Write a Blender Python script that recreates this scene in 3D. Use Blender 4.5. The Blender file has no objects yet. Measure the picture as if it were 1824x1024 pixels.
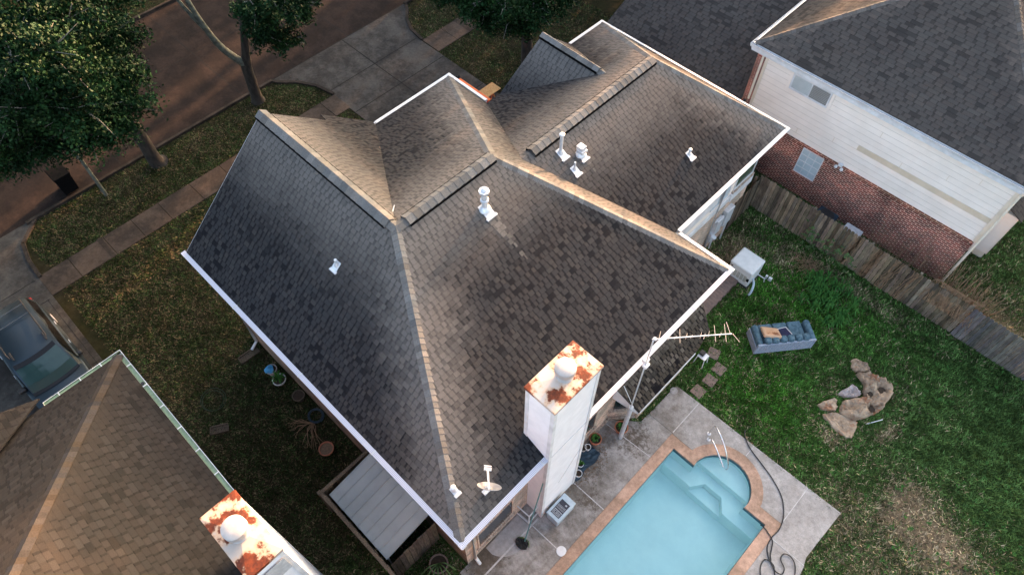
import bpy, bmesh, math, random
import numpy as np
from mathutils import Vector, Matrix
S = bpy.context.scene
COL = S.collection
rnd = random.Random(7)
R8 = np.random.default_rng(11)
rad = math.radians

# ---------------------------------------------------------------- camera
cam = bpy.data.cameras.new("camera"); camo = bpy.data.objects.new("camera", cam); COL.objects.link(camo)
cam.sensor_width = 36.0; cam.lens = 1257.12/1824*36.0; cam.clip_start = .1; cam.clip_end = 2000
Mw = Matrix(((0.71661219, -0.58430237, 0.38086443), (0.69746733, 0.59836911, -0.39432694), (0.00250865, 0.54821999, 0.83633041)))
camo.matrix_world = Matrix.Translation((0, 0, 22.5)) @ Mw.to_4x4()
S.camera = camo
# ---------------------------------------------------------------- light
SUN_AZ, SUN_EL = 102.0, 10.0
sv = Vector((math.cos(rad(SUN_AZ))*math.cos(rad(SUN_EL)), math.sin(rad(SUN_AZ))*math.cos(rad(SUN_EL)), math.sin(rad(SUN_EL))))
W = bpy.data.worlds.new("World"); S.world = W; W.use_nodes = True
wt = W.node_tree; bg = wt.nodes["Background"]
sky = wt.nodes.new("ShaderNodeTexSky"); sky.sky_type = 'NISHITA'; sky.sun_disc = False
sky.sun_elevation = rad(SUN_EL); sky.sun_rotation = math.atan2(sv.x, sv.y); sky.dust_density = 6.0; sky.ozone_density = 0.0; sky.air_density = .8
wt.links.new(sky.outputs[0], bg.inputs[0]); bg.inputs[1].default_value = 0.15
ld = bpy.data.lights.new("sun", 'SUN'); ld.energy = 4.4; ld.angle = rad(1.1); ld.color = (1.0, .56, .31)
lo = bpy.data.objects.new("sun", ld); COL.objects.link(lo); lo.rotation_euler = sv.to_track_quat('Z', 'Y').to_euler(); lo.location = (0, 60, 60)
S.view_settings.view_transform = 'Standard'; S.view_settings.look = 'None'; S.view_settings.exposure = 3.05; S.view_settings.gamma = 1
S.cycles.max_bounces = 6; S.cycles.transparent_max_bounces = 12

# ---------------------------------------------------------------- materials
class NT:
    def __init__(s, name):
        m = bpy.data.materials.new(name); m.use_nodes = True; s.m = m; s.t = m.node_tree
        s.b = s.t.nodes["Principled BSDF"]; s.b.inputs["Specular IOR Level"].default_value = .3
    def n(s, ty, ins=(), **kw):
        nd = s.t.nodes.new("ShaderNode"+ty)
        for k, v in kw.items(): setattr(nd, k, v)
        for i, v in (ins.items() if isinstance(ins, dict) else enumerate(ins)):
            if v is None: continue
            if isinstance(v, bpy.types.NodeSocket): s.t.links.new(v, nd.inputs[i])
            else: nd.inputs[i].default_value = v
        return nd
    def m2(s, op, a, b=None, c=None, clamp=False):
        nd = s.n("Math", (a, b, c), operation=op); nd.use_clamp = clamp; return nd.outputs[0]
    def mix(s, f, a, b, bt='MIX'):
        nd = s.n("Mix", data_type='RGBA', blend_type=bt)
        for k, v in ((0, f), (6, a), (7, b)):
            if isinstance(v, bpy.types.NodeSocket): s.t.links.new(v, nd.inputs[k])
            else: nd.inputs[k].default_value = (*v, 1) if isinstance(v, tuple) and len(v) == 3 else v
        return nd.outputs[2]
    def ramp(s, f, stops, interp='LINEAR'):
        nd = s.n("ValToRGB", (f,)); cr = nd.color_ramp; cr.interpolation = interp
        while len(cr.elements) < len(stops): cr.elements.new(.5)
        for e, (p, c) in zip(cr.elements, stops):
            e.position = p; e.color = (*c, 1) if len(c) == 3 else c
        return nd.outputs[0]
    def sr(s, x, a, b, lo=0., hi=1.):
        return s.n("MapRange", (x, a, b, lo, hi), interpolation_type='SMOOTHSTEP').outputs[0]
    def noise(s, sc, det=3, rough=.6, vec=None, scale=None):
        if vec is None: vec = s.n("TexCoord").outputs["Object"]
        if scale: vec = s.n("Mapping", {0: vec, 3: scale}).outputs[0]
        nd = s.n("TexNoise", {"Vector": vec, "Scale": sc, "Detail": det, "Roughness": rough}); return nd.outputs[0]
    def bump(s, h, st=.4, d=.02):
        nd = s.n("Bump", {"Strength": st, "Distance": d, "Height": h}); s.t.links.new(nd.outputs[0], s.b.inputs["Normal"])
    def set(s, **kw):
        for k, v in kw.items():
            k = {"col": "Base Color", "rough": "Roughness", "metal": "Metallic", "spec": "Specular IOR Level"}.get(k, k)
            if isinstance(v, bpy.types.NodeSocket): s.t.links.new(v, s.b.inputs[k])
            else: s.b.inputs[k].default_value = (*v, 1) if isinstance(v, tuple) and len(v) == 3 else v
        return s.m

def simple(name, c1, c2=None, sc=6, rough=.6, metal=0., bump=0., scale=None, det=4):
    q = NT(name); c2 = c2 or tuple(x*.8 for x in c1)
    f = q.noise(sc, det, .6, scale=scale); f2 = q.sr(f, .3, .7)
    if bump: q.bump(f, bump, .01)
    return q.set(col=q.mix(f2, c1, c2), rough=rough, metal=metal)

def shingle(name, dark, mid, light, wear, wearw=(.9, .7), row=.143, cw=.17, nw=.34, stain=.5, wearamt=.85, streak=0.):
    q = NT(name)
    uv = q.n("UVMap", uv_map="UVMap").outputs[0]; we = q.n("UVMap", uv_map="Wear").outputs[0]
    sp = q.n("SeparateXYZ", (uv,)); u, v = sp.outputs[0], sp.outputs[1]
    sw = q.n("SeparateXYZ", (we,)); d1, d2 = sw.outputs[0], sw.outputs[1]
    vr = q.m2('DIVIDE', v, row); r = q.m2('FLOOR', vr); fv = q.m2('FRACT', vr)
    wn = q.n("TexWhiteNoise", {"W": r}, noise_dimensions='1D').outputs[0]
    uu = q.m2('ADD', q.m2('DIVIDE', u, cw), q.m2('MULTIPLY', wn, 37.3))
    uu = q.m2('ADD', uu, q.m2('MULTIPLY', q.noise(.8, 1, .5, q.n("CombineXYZ", (uu, r, 0.)).outputs[0]), 1.1))
    ci = q.m2('FLOOR', uu); fu = q.m2('FRACT', uu)
    cell = q.n("CombineXYZ", (ci, r, 0.)).outputs[0]
    h = q.n("TexWhiteNoise", {"Vector": cell}, noise_dimensions='3D'); hv = h.outputs[0]
    hue = q.n("TexWhiteNoise", {"Vector": q.n("CombineXYZ", (ci, r, 5.)).outputs[0]}, noise_dimensions='3D').outputs[0]
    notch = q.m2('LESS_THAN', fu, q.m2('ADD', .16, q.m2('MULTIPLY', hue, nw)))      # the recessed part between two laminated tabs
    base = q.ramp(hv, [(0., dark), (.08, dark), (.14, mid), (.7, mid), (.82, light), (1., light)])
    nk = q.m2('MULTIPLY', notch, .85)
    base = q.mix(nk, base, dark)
    base = q.mix(q.m2('MULTIPLY', hue, .3), base, q.mix(1., base, (1.15, .96, .9), 'MULTIPLY'))
    ob = q.n("TexCoord").outputs["Object"]
    big = q.noise(.45, 4, .65, ob); st = q.noise(.9, 5, .7, ob)
    base = q.mix(q.m2('MULTIPLY', q.sr(big, .42, .66), stain), base, q.mix(1., base, (.66, .66, .70), 'MULTIPLY'))
    if streak:
        sk = q.noise(1., 4, .65, uv, (1.3, .28, 1)); base = q.mix(q.m2('MULTIPLY', q.sr(sk, .62, .74), streak), base, q.mix(1., base, (.45, .45, .5), 'MULTIPLY'))
    base = q.mix(q.m2('MULTIPLY', q.sr(st, .52, .75), .5), base, q.mix(1., base, (1.45, 1.35, 1.2), 'MULTIPLY'))
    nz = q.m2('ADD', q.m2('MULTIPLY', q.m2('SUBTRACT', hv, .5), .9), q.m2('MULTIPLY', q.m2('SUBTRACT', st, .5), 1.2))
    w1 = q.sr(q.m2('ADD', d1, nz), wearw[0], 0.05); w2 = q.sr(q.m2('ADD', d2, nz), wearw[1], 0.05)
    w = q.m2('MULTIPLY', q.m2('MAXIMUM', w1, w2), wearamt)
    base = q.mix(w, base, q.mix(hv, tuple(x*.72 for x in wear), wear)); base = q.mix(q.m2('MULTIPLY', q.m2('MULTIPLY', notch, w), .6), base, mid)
    gr = q.noise(70., 2, .7, uv)
    base = q.mix(1., base, q.ramp(gr, [(.25, (.62, .62, .62)), (.75, (1.38, 1.38, 1.38))]), 'MULTIPLY')
    # overlap shade put into the colour as the printed band of laminated shingles along the top of each course
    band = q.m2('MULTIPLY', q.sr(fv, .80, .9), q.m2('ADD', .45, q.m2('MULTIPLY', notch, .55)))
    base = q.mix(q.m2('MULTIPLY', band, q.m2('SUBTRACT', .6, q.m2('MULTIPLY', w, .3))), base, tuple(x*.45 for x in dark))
    hh = q.m2('ADD', q.m2('MULTIPLY', q.m2('SUBTRACT', 1., fv), .7), q.m2('MULTIPLY', q.m2('SUBTRACT', 1., notch), .45))
    hh = q.m2('ADD', hh, q.m2('MULTIPLY', gr, .25))
    q.bump(hh, .55, .012)
    return q.set(col=base, rough=.95, spec=.06)

def brick(name, c1, c2, mortar, bw=.2, bh=.075, ms=.012):
    q = NT(name)
    uv = q.n("UVMap", uv_map="UVMap").outputs[0]
    b = q.n("TexBrick", {"Vector": uv, "Color1": (*c1, 1), "Color2": (*c2, 1), "Mortar": (*mortar, 1), "Scale": 1., "Mortar Size": ms, "Mortar Smooth": .2, "Bias": 0., "Brick Width": bw, "Row Height": bh})
    f = q.noise(1.3, 5, .7); f2 = q.noise(40, 2, .6)
    c = q.mix(q.m2('MULTIPLY', q.sr(f, .42, .62), .75), b.outputs[0], q.mix(1., b.outputs[0], (1.9, 1.6, 1.5), 'MULTIPLY')); c = q.mix(q.m2('MULTIPLY', q.sr(q.noise(.7, 4, .7), .52, .66), .6), c, q.mix(1., c, (.45, .42, .45), 'MULTIPLY'))
    c = q.mix(.3, c, q.mix(1., c, q.ramp(f2, [(.3, (.6, .6, .6)), (.7, (1.4, 1.4, 1.4))]), 'MULTIPLY'))
    q.bump(q.m2('SUBTRACT', 1., b.outputs[1]), .6, .01)
    return q.set(col=c, rough=.9, spec=.08)

def concrete(name, c1, c2, dirt, dirtx=None, joint=None):
    q = NT(name); ob = q.n("TexCoord").outputs["Object"]
    f = q.noise(1.1, 6, .68, ob); g = q.noise(9, 5, .7, ob); h = q.noise(90, 2, .6, ob)
    c = q.mix(q.sr(f, .35, .65), c1, c2)
    m = q.sr(q.noise(.55, 6, .72, ob), .40, .62)
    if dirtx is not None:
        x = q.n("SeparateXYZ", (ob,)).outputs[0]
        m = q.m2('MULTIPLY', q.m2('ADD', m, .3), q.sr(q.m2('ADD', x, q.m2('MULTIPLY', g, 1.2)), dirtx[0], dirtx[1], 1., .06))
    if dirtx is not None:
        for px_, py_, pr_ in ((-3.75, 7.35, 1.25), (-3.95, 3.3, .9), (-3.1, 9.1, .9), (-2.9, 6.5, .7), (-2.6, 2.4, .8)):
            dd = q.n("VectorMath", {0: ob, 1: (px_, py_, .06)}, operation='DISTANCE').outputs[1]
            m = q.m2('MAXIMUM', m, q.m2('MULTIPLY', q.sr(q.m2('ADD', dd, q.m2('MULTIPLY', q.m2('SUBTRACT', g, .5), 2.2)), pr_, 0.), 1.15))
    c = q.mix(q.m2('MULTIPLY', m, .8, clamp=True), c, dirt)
    c = q.mix(.8, c, q.mix(1., c, q.ramp(g, [(.3, (.72, .72, .72)), (.7, (1.25, 1.25, 1.25))]), 'MULTIPLY'))
    c = q.mix(.6, c, q.mix(1., c, q.ramp(h, [(.3, (.7, .7, .7)), (.7, (1.3, 1.3, 1.3))]), 'MULTIPLY'))
    q.bump(g, .25, .01)
    return q.set(col=c, rough=.92, spec=.06)

def attrmat(name, rough=.7, mul=(1, 1, 1), noise=None, subs=0., spec=.2, bump=0):
    q = NT(name); a = q.n("Attribute", attribute_name="Col").outputs[0]
    c = a
    if noise:
        f = q.noise(noise[0], 5, .7); c = q.mix(1., a, q.ramp(f, [(.3, (noise[1],)*3), (.7, (noise[2],)*3)]), 'MULTIPLY')
        if bump: q.bump(f, bump, .03)
    return q.set(col=c, rough=rough, spec=spec)

def rusty(name, c, rust, thr=.5, seed=0.):
    q = NT(name); ob = q.n("TexCoord").outputs["Object"]
    v = q.n("Mapping", {0: ob, 1: (seed, seed*.7, 0.)}).outputs[0]
    f = q.noise(1.7, 5, .58, v); g = q.noise(9, 4, .7, v)
    m = q.sr(q.m2('ADD', f, q.m2('MULTIPLY', q.m2('SUBTRACT', g, .5), .2)), thr-.01, thr+.05)
    halo = q.sr(f, thr-.09, thr+.02)
    dr = q.sr(q.noise(14, 4, .7, v), .5, .75); c2 = q.mix(q.m2('MULTIPLY', dr, .35), c, (.42, .33, .27)); base = q.mix(q.m2('MULTIPLY', halo, .6), c2, (.46, .26, .13))
    rc = q.mix(q.sr(g, .35, .65), rust, tuple(x*.45 for x in rust))
    return q.set(col=q.mix(m, base, rc), rough=.6)

M = {}
M['roof'] = shingle("roof_shingles", (.0120, .0122, .0145), (.0325, .0320, .0335), (.040, .0385, .0385), (.175, .157, .145), (2.8, 1.7), cw=.19, nw=.26, wearamt=.8, stain=.25)  # ridge wear, raised and widened to stand for sun on the front slopes
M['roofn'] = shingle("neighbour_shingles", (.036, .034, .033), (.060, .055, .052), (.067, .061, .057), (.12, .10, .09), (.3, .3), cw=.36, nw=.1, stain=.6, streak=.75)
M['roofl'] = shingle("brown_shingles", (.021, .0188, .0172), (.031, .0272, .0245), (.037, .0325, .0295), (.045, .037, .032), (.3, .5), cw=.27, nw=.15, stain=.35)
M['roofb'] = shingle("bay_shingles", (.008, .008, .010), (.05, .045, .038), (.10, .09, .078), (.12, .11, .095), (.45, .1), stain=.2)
M['cap'] = attrmat("ridge_cap_shingle", .9, noise=(30, .7, 1.3), bump=.2)
M['white'] = simple("white_paint", (.68, .68, .70), (.52, .52, .53), 2.5, .5, det=8)
M['chim'] = simple("white_siding_paint", (.80, .80, .83), (.72, .72, .75), 3, .6, det=6)
M['galv'] = simple("galvanized", (.62, .64, .67), (.5, .52, .55), 8, .4, .3)
M['dark'] = simple("dark_metal", (.02, .02, .022), (.03, .03, .03), 8, .5)
M['black'] = simple("black_gap", (.004, .004, .005), (.006, .006, .006), 8, .95); M['black'].node_tree.nodes['Principled BSDF'].inputs['Specular IOR Level'].default_value = .05
M['gutgreen'] = simple("mossy_gutter", (.25, .33, .21), (.18, .24, .15), 14, .6)
M['soffit'] = simple("soffit_paint", (.55, .55, .54), (.45, .45, .45), 4, .7)
M['cream'] = simple("cream_siding", (.84, .76, .69), (.77, .69, .62), 1.4, .7, det=6)
M['creamtrim'] = simple("cream_trim", (.66, .58, .47), (.76, .68, .57), 1.4, .7)
M['laps'] = simple("siding_lap_dirt", (.66, .59, .53), (.52, .46, .41), 3, .9, det=6)
M['beigeboard'] = simple("beige_board", (.64, .53, .40), (.57, .47, .35), 3, .7)
M['brickred'] = brick("red_brick", (.17, .030, .022), (.036, .010, .010), (.50, .33, .27), .235, .088, .016)
M['bricktan'] = brick("tan_brick", (.40, .32, .25), (.27, .20, .15), (.48, .42, .36), .2, .075)
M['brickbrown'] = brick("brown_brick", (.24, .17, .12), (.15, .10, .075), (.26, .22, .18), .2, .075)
M['sill'] = simple("sill_brick", (.48, .40, .33), (.20, .14, .11), 11, .9, bump=.3)
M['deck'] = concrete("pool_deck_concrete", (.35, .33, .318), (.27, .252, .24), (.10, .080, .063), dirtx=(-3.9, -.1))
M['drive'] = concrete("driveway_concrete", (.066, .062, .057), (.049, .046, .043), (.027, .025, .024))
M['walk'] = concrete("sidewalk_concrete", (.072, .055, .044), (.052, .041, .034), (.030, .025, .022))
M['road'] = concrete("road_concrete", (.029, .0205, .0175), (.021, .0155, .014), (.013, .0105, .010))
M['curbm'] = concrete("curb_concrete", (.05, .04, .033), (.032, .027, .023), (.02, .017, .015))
M['patch'] = simple("pale_concrete_patch", (.33, .315, .31), (.25, .235, .23), 9, .9, det=6)
M['guttergrey'] = simple("grey_gutter_inside", (.26, .27, .31), (.19, .20, .23), 7, .6)
M['joint'] = simple("joint_sealer", (.50, .48, .48), (.36, .345, .34), 10, .8)
M['jointd'] = simple("dark_joint", (.006, .0055, .0055), (.011, .010, .009), 10, .95)
M['cope'] = concrete("pink_coping", (.46, .305, .23), (.37, .24, .18), (.24, .165, .12))
M['plaster'] = simple("pool_plaster", (.74, .87, .84), (.68, .82, .80), 2.2, .8, det=8)
M['tile'] = simple("water_line_tile", (.015, .07, .10), (.03, .12, .15), 14, .4)
def woodmat(name):
    q = NT(name); a = q.n("Attribute", attribute_name="Col").outputs[0]; f = q.noise(3, 7, .7, scale=(12, 12, .8)); g = q.noise(1.2, 4, .6)
    c = q.mix(1., a, q.ramp(f, [(.32, (.38, .38, .40)), (.5, (.95, .95, .95)), (.7, (1.6, 1.6, 1.55))]), 'MULTIPLY')
    c = q.mix(1., c, q.ramp(g, [(.35, (.72, .72, .75)), (.65, (1.2, 1.2, 1.15))]), 'MULTIPLY'); q.bump(f, .4, .01)
    return q.set(col=c, rough=.92, spec=.08)
M['fence'] = M['fence2'] = M['fenced'] = None
M['wood'] = woodmat("weathered_wood"); WOOD = {'fence': (.205, .165, .122), 'fence2': (.14, .132, .128), 'fenced': (.12, .092, .068)}
M['tin'] = simple("grey_green_metal_roof", (.30, .325, .33), (.24, .265, .27), 1.3, .5, .1, det=6)
M['bark'] = simple("oak_bark", (.045, .038, .033), (.018, .016, .015), 7, .95, bump=.8, scale=(1, 1, .35), det=7)
M['barkpale'] = simple("pale_lichen_bark", (.13, .145, .12), (.055, .058, .05), 5, .95, bump=.6, det=7)
M['leaf'] = attrmat("oak_leaves", .6, spec=.08)
M['grass'] = attrmat("grass_blades", .8, spec=.04)
M['earth'] = attrmat("lawn_earth", .95, spec=.03, noise=(5, .65, 1.35), bump=.3)
M['twig'] = simple("dry_twigs", (.30, .20, .12), (.20, .12, .075), 9, .9)
M['terracotta'] = simple("terracotta", (.42, .155, .085), (.30, .11, .07), 7, .8)
M['soil'] = simple("potting_soil", (.03, .022, .016), (.05, .035, .025), 20, 1.)
M['paver'] = simple("stone_paver", (.215, .15, .125), (.15, .11, .095), 9, .9, bump=.2)
M['steel'] = simple("polished_steel", (.75, .74, .73), (.6, .6, .6), 4, .18, 1.)
M['hose'] = simple("black_hose", (.018, .018, .02), (.03, .03, .03), 9, .45)
M['sofa'] = simple("blue_grey_velour", (.095, .16, .20), (.04, .08, .11), 9, .9, bump=.6, det=6)
M['sofaback'] = simple("pale_lilac_backing", (.33, .37, .45), (.20, .235, .30), 5, .85, bump=.6, scale=(9, 1, 3))
M['beige'] = simple("beige_plastic", (.60, .62, .62), (.53, .55, .55), 5, .5)
M['beiged'] = simple("vent_plastic", (.40, .41, .36), (.33, .34, .30), 5, .6)
M['blueplastic'] = simple("pale_blue_plastic", (.42, .50, .56), (.33, .41, .47), 6, .45)
M['label'] = simple("dark_label", (.03, .032, .045), (.045, .045, .06), 14, .5)
M['labelw'] = simple("label_print", (.42, .44, .46), (.25, .27, .30), 30, .6)
M['teal'] = simple("teal_pole", (.10, .24, .24), (.07, .18, .18), 6, .5)
M['net'] = simple("black_net", (.012, .012, .013), (.02, .02, .02), 30, .95)
M['glass'] = NT("dark_window_glass").set(col=(.015, .022, .028), rough=.08, spec=.6)
M['greenglass'] = NT("green_tinted_glass").set(col=(.03, .075, .05), rough=.15, spec=.5)
M['blind'] = simple("window_blinds", (.46, .50, .50), (.38, .42, .42), 3, .6)
M['blindd'] = simple("shaded_blinds", (.20, .20, .185), (.15, .15, .14), 3, .6)
M['pane'] = simple("pale_window_pane", (.50, .58, .62), (.42, .50, .54), 2, .25)
M['carpaint'] = NT("blue_grey_car_paint").set(col=(.026, .040, .054), rough=.33, metal=.45, spec=.3)
M['carglass'] = NT("car_windscreen").set(col=(.022, .050, .052), rough=.1, spec=.5)
M['cardark'] = NT("car_side_glass").set(col=(.004, .004, .005), rough=.25)
M['bargrey'] = simple("grey_rack_metal", (.09, .10, .11), (.06, .07, .08), 5, .5)
M['tyre'] = simple("tyre_rubber", (.015, .015, .016), None, 9, .9)
M['red'] = simple("red_trailer_paint", (.62, .022, .012), (.5, .015, .01), 3, .4)
M['orange'] = simple("orange_rim_paint", (.80, .17, .03), (.7, .13, .03), 3, .45)
M['osb'] = simple("particle_board", (.50, .31, .14), (.33, .18, .07), 22, .9, det=6)
M['blue'] = simple("blue_plastic_bag", (.03, .20, .42), (.08, .32, .55), 9, .4)
M['rust'] = rusty("rusted_chimney_cap", (.44, .385, .35), (.19, .036, .008), .505, 4.3)
M['rust2'] = rusty("rusted_neighbour_cap", (.38, .325, .29), (.155, .03, .007), .50, 9.1)
M['flue'] = simple("flue_metal", (.33, .30, .285), (.42, .385, .37), 4, .5)
M['dgreen'] = simple("dark_green_rubber", (.008, .022, .010), (.012, .03, .014), 9, .6)
M['green'] = simple("plant_leaf", (.018, .085, .014), (.05, .15, .022), 5, .8)
M['greenp'] = simple("pale_plant_stalk", (.09, .15, .045), (.05, .09, .03), 9, .7)
M['dryleaf'] = simple("dry_leaf_litter", (.20, .13, .08), (.10, .07, .05), 30, .95)
M['tealpad'] = simple("dark_blue_tarp", (.022, .045, .07), (.012, .028, .045), 7, .5, bump=.5)
M['copper'] = simple("tan_metal", (.38, .34, .31), (.45, .36, .30), 6, .4, .4)
def gutter_guard():
    q = NT("perforated_gutter_guard"); uv = q.n("UVMap", uv_map="UVMap").outputs[0]
    v = q.n("TexVoronoi", {"Vector": uv, "Scale": 26., "Randomness": 0.}); m = q.sr(v.outputs[0], .34, .22)
    return q.set(col=q.mix(q.m2('MULTIPLY', m, .75), (.52, .52, .58), (.12, .12, .17)), rough=.5)
M['guard'] = gutter_guard()
def rockmat():
    q = NT("sandstone_rock"); f = q.noise(2.2, 5, .65); g = q.noise(1.3, 3, .6, scale=(1, 1, 2)); h = q.noise(14, 5, .7)
    c = q.mix(q.sr(f, .35, .65), (.46, .34, .235), (.22, .155, .105))
    c = q.mix(q.m2('MULTIPLY', q.sr(g, .56, .66), .8), c, (.28, .10, .04))
    c = q.mix(q.m2('MULTIPLY', q.sr(h, .5, .7), .4), c, (.45, .38, .33)); q.bump(h, .8, .04)
    return q.set(col=c, rough=.9)
M['rock'] = rockmat()
M['rockgrey'] = simple("pale_grey_rock", (.42, .37, .36), (.27, .22, .20), 8, .9, bump=.5)
def cushmat():
    q = NT("printed_dog_cushion"); f = q.noise(4.5, 4, .6)
    c = q.ramp(f, [(.3, (.50, .30, .18)), (.52, (.45, .26, .15)), (.6, (.2, .08, .04)), (.72, (.04, .02, .015))]); return q.set(col=c, rough=.85)
M['cush'] = simple("tan_cushion_fabric", (.52, .34, .22), (.44, .28, .18), 5, .85)
M['cushp'] = cushmat()
M['navy'] = simple("navy_fabric", (.014, .016, .045), (.02, .022, .06), 8, .9)
def water():
    q = NT("pool_water_surface"); t = q.t; out = [n for n in t.nodes if n.type == 'OUTPUT_MATERIAL'][0]
    tr = q.n("BsdfTransparent", ((.83, .965, .975, 1),)); gl = q.n("BsdfGlossy", {"Color": (1, 1, 1, 1), "Roughness": .03})
    f = q.noise(2.2, 3, .5); bn = q.n("Bump", {"Strength": .3, "Distance": .06, "Height": f}); t.links.new(bn.outputs[0], gl.inputs["Normal"])
    fr = q.n("Fresnel", {"IOR": 1.33}); mx = q.n("MixShader", (fr.outputs[0], tr.outputs[0], gl.outputs[0])); t.links.new(mx.outputs[0], out.inputs[0]); return q.m
M['water'] = water()

# ---------------------------------------------------------------- mesh helpers
class MB:
    def __init__(s): s.v = []; s.f = []; s.uv = []; s.w = []; s.c = []; s.mi = []; s.cm = 0
    def face(s, idx, uv=None, w=None, c=None):
        s.f.append(tuple(idx)); s.uv.append(uv); s.w.append(w); s.c.append(c); s.mi.append(s.cm)
    def poly(s, pts, uv=None, w=None, c=None):
        n = len(s.v); s.v += [tuple(p) for p in pts]; s.face(range(n, n+len(pts)), uv, w, c); return s
    def box(s, a, b, rz=0., o=(0, 0, 0), c=None, tp=(1, 1)):
        x0, y0, z0 = a; x1, y1, z1 = b; cx, cy = (x0+x1)/2, (y0+y1)/2
        P = []
        for z, k in ((z0, (1, 1)), (z1, tp)):
            for x, y in ((x0, y0), (x1, y0), (x1, y1), (x0, y1)):
                x = cx+(x-cx)*k[0]; y = cy+(y-cy)*k[1]
                if rz: x, y = x*math.cos(rz)-y*math.sin(rz), x*math.sin(rz)+y*math.cos(rz)
                P.append((x+o[0], y+o[1], z+o[2]))
        n = len(s.v); s.v += P
        lx, ly, lz = x1-x0, y1-y0, z1-z0
        for q, (du, dv, u0, v0) in (((0, 3, 2, 1), (ly, lx, 0, 0)), ((4, 5, 6, 7), (lx, ly, x0, y0)), ((0, 1, 5, 4), (lx, lz, x0, z0)), ((1, 2, 6, 5), (ly, lz, y0, z0)), ((2, 3, 7, 6), (lx, lz, x0, z0)), ((3, 0, 4, 7), (ly, lz, y0, z0))):
            s.face([n+i for i in q], [(u0, v0), (u0+du, v0), (u0+du, v0+dv), (u0, v0+dv)], None, c)
        return s
    def bar(s, p, q, w, h=None, c=None, up=(0, 0, 1)):
        p, q = Vector(p), Vector(q); h = h or w; d = (q-p).normalized(); u = Vector(up)
        if abs(d.dot(u)) > .98: u = Vector((1, 0, 0))
        r = d.cross(u).normalized()*w/2; t = r.cross(d).normalized()*h/2; n = len(s.v); L = (q-p).length
        for e in (p, q): s.v += [tuple(e-r-t), tuple(e+r-t), tuple(e+r+t), tuple(e-r+t)]
        for k in ((0, 1, 5, 4), (1, 2, 6, 5), (2, 3, 7, 6), (3, 0, 4, 7)): s.face([n+i for i in k], [(0, 0), (0, w), (L, w), (L, 0)], None, c)
        s.face([n+i for i in (3, 2, 1, 0)], None, None, c); s.face([n+i for i in (4, 5, 6, 7)], None, None, c); return s
    def tube(s, pts, r, n=8, c=None, cap=True):
        pts = [Vector(p) for p in pts]; rs = r if isinstance(r, (list, tuple)) else [r]*len(pts); base = len(s.v)
        ref = Vector((0, 0, 1)) if abs((pts[1]-pts[0]).normalized().z) < .9 else Vector((1, 0, 0))
        for i, p in enumerate(pts):
            d = (pts[min(i+1, len(pts)-1)]-pts[max(i-1, 0)]).normalized(); a = d.cross(ref).normalized(); b = d.cross(a)
            for k in range(n):
                t = 2*math.pi*k/n; s.v.append(tuple(p+(a*math.cos(t)+b*math.sin(t))*rs[i]))
        for i in range(len(pts)-1):
            for k in range(n): s.face((base+i*n+k, base+i*n+(k+1) % n, base+(i+1)*n+(k+1) % n, base+(i+1)*n+k), None, None, c)
        if cap:
            s.face([base+k for k in range(n)], None, None, c); m = base+(len(pts)-1)*n; s.face([m+n-1-k for k in range(n)], None, None, c)
        return s
    def lathe(s, o, prof, n=24, c=None):
        base = len(s.v)
        for r, z in prof:
            for k in range(n):
                t = 2*math.pi*k/n; s.v.append((o[0]+r*math.cos(t), o[1]+r*math.sin(t), o[2]+z))
        for i in range(len(prof)-1):
            for k in range(n): s.face((base+i*n+k, base+i*n+(k+1) % n, base+(i+1)*n+(k+1) % n, base+(i+1)*n+k), None, None, c)
        if prof[0][0] > 0: s.face([base+n-1-k for k in range(n)], None, None, c)
        if prof[-1][0] > 0: m = base+(len(prof)-1)*n; s.face([m+k for k in range(n)], None, None, c)
        return s
    def prism(s, pts, z0, z1, c=None):
        n = len(pts); b = len(s.v); s.v += [(x, y, z0) for x, y in pts]+[(x, y, z1) for x, y in pts]
        s.face([b+n-1-i for i in range(n)], None, None, c); s.face([b+n+i for i in range(n)], [p for p in pts], None, c)
        L = 0
        for i in range(n):
            j = (i+1) % n; d = math.dist(pts[i], pts[j]); s.face((b+i, b+j, b+n+j, b+n+i), [(L, z0), (L+d, z0), (L+d, z1), (L, z1)], None, c); L += d
        return s
    def wall(s, p, q, z0, z1, c=None):
        L = math.dist(p, q); n = len(s.v); s.v += [(*p, z0), (*q, z0), (*q, z1), (*p, z1)]
        s.face(range(n, n+4), [(0, z0), (L, z0), (L, z1), (0, z1)], None, c); return s
    def build(s, name, mats, parent=None, smooth=False, bevel=0., sub=0):
        me = bpy.data.meshes.new(name); me.from_pydata(s.v, [], s.f)
        for m in (mats if isinstance(mats, (list, tuple)) else [mats]): me.materials.append(M[m] if M.get(m) else M['wood'])
        me.polygons.foreach_set("material_index", s.mi)
        if any(u for u in s.uv):
            L = me.uv_layers.new(name="UVMap"); k = 0
            for f, u in zip(s.f, s.uv):
                for i in range(len(f)): L.data[k].uv = u[i] if u else (0, 0); k += 1
        if any(w for w in s.w):
            L = me.uv_layers.new(name="Wear"); k = 0
            for f, u in zip(s.f, s.w):
                for i in range(len(f)): L.data[k].uv = u[i] if u else (9, 9); k += 1
        ml = [m for m in (mats if isinstance(mats, (list, tuple)) else [mats])]
        if ml[0] in WOOD:
            me.materials.clear(); me.materials.append(M['wood']); k = rnd.uniform(.8, 1.15); s.c = [tuple(v*k for v in WOOD[ml[0]])]*len(s.f)
        if any(c for c in s.c):
            A = me.color_attributes.new("Col", 'FLOAT_COLOR', 'CORNER'); k = 0
            for f, c in zip(s.f, s.c):
                for i in range(len(f)): A.data[k].color = (*c, 1) if c else (.5, .5, .5, 1); k += 1
        if smooth: me.polygons.foreach_set("use_smooth", [True]*len(me.polygons))
        o = bpy.data.objects.new(name, me); COL.objects.link(o)
        if parent: o.parent = parent
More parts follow.
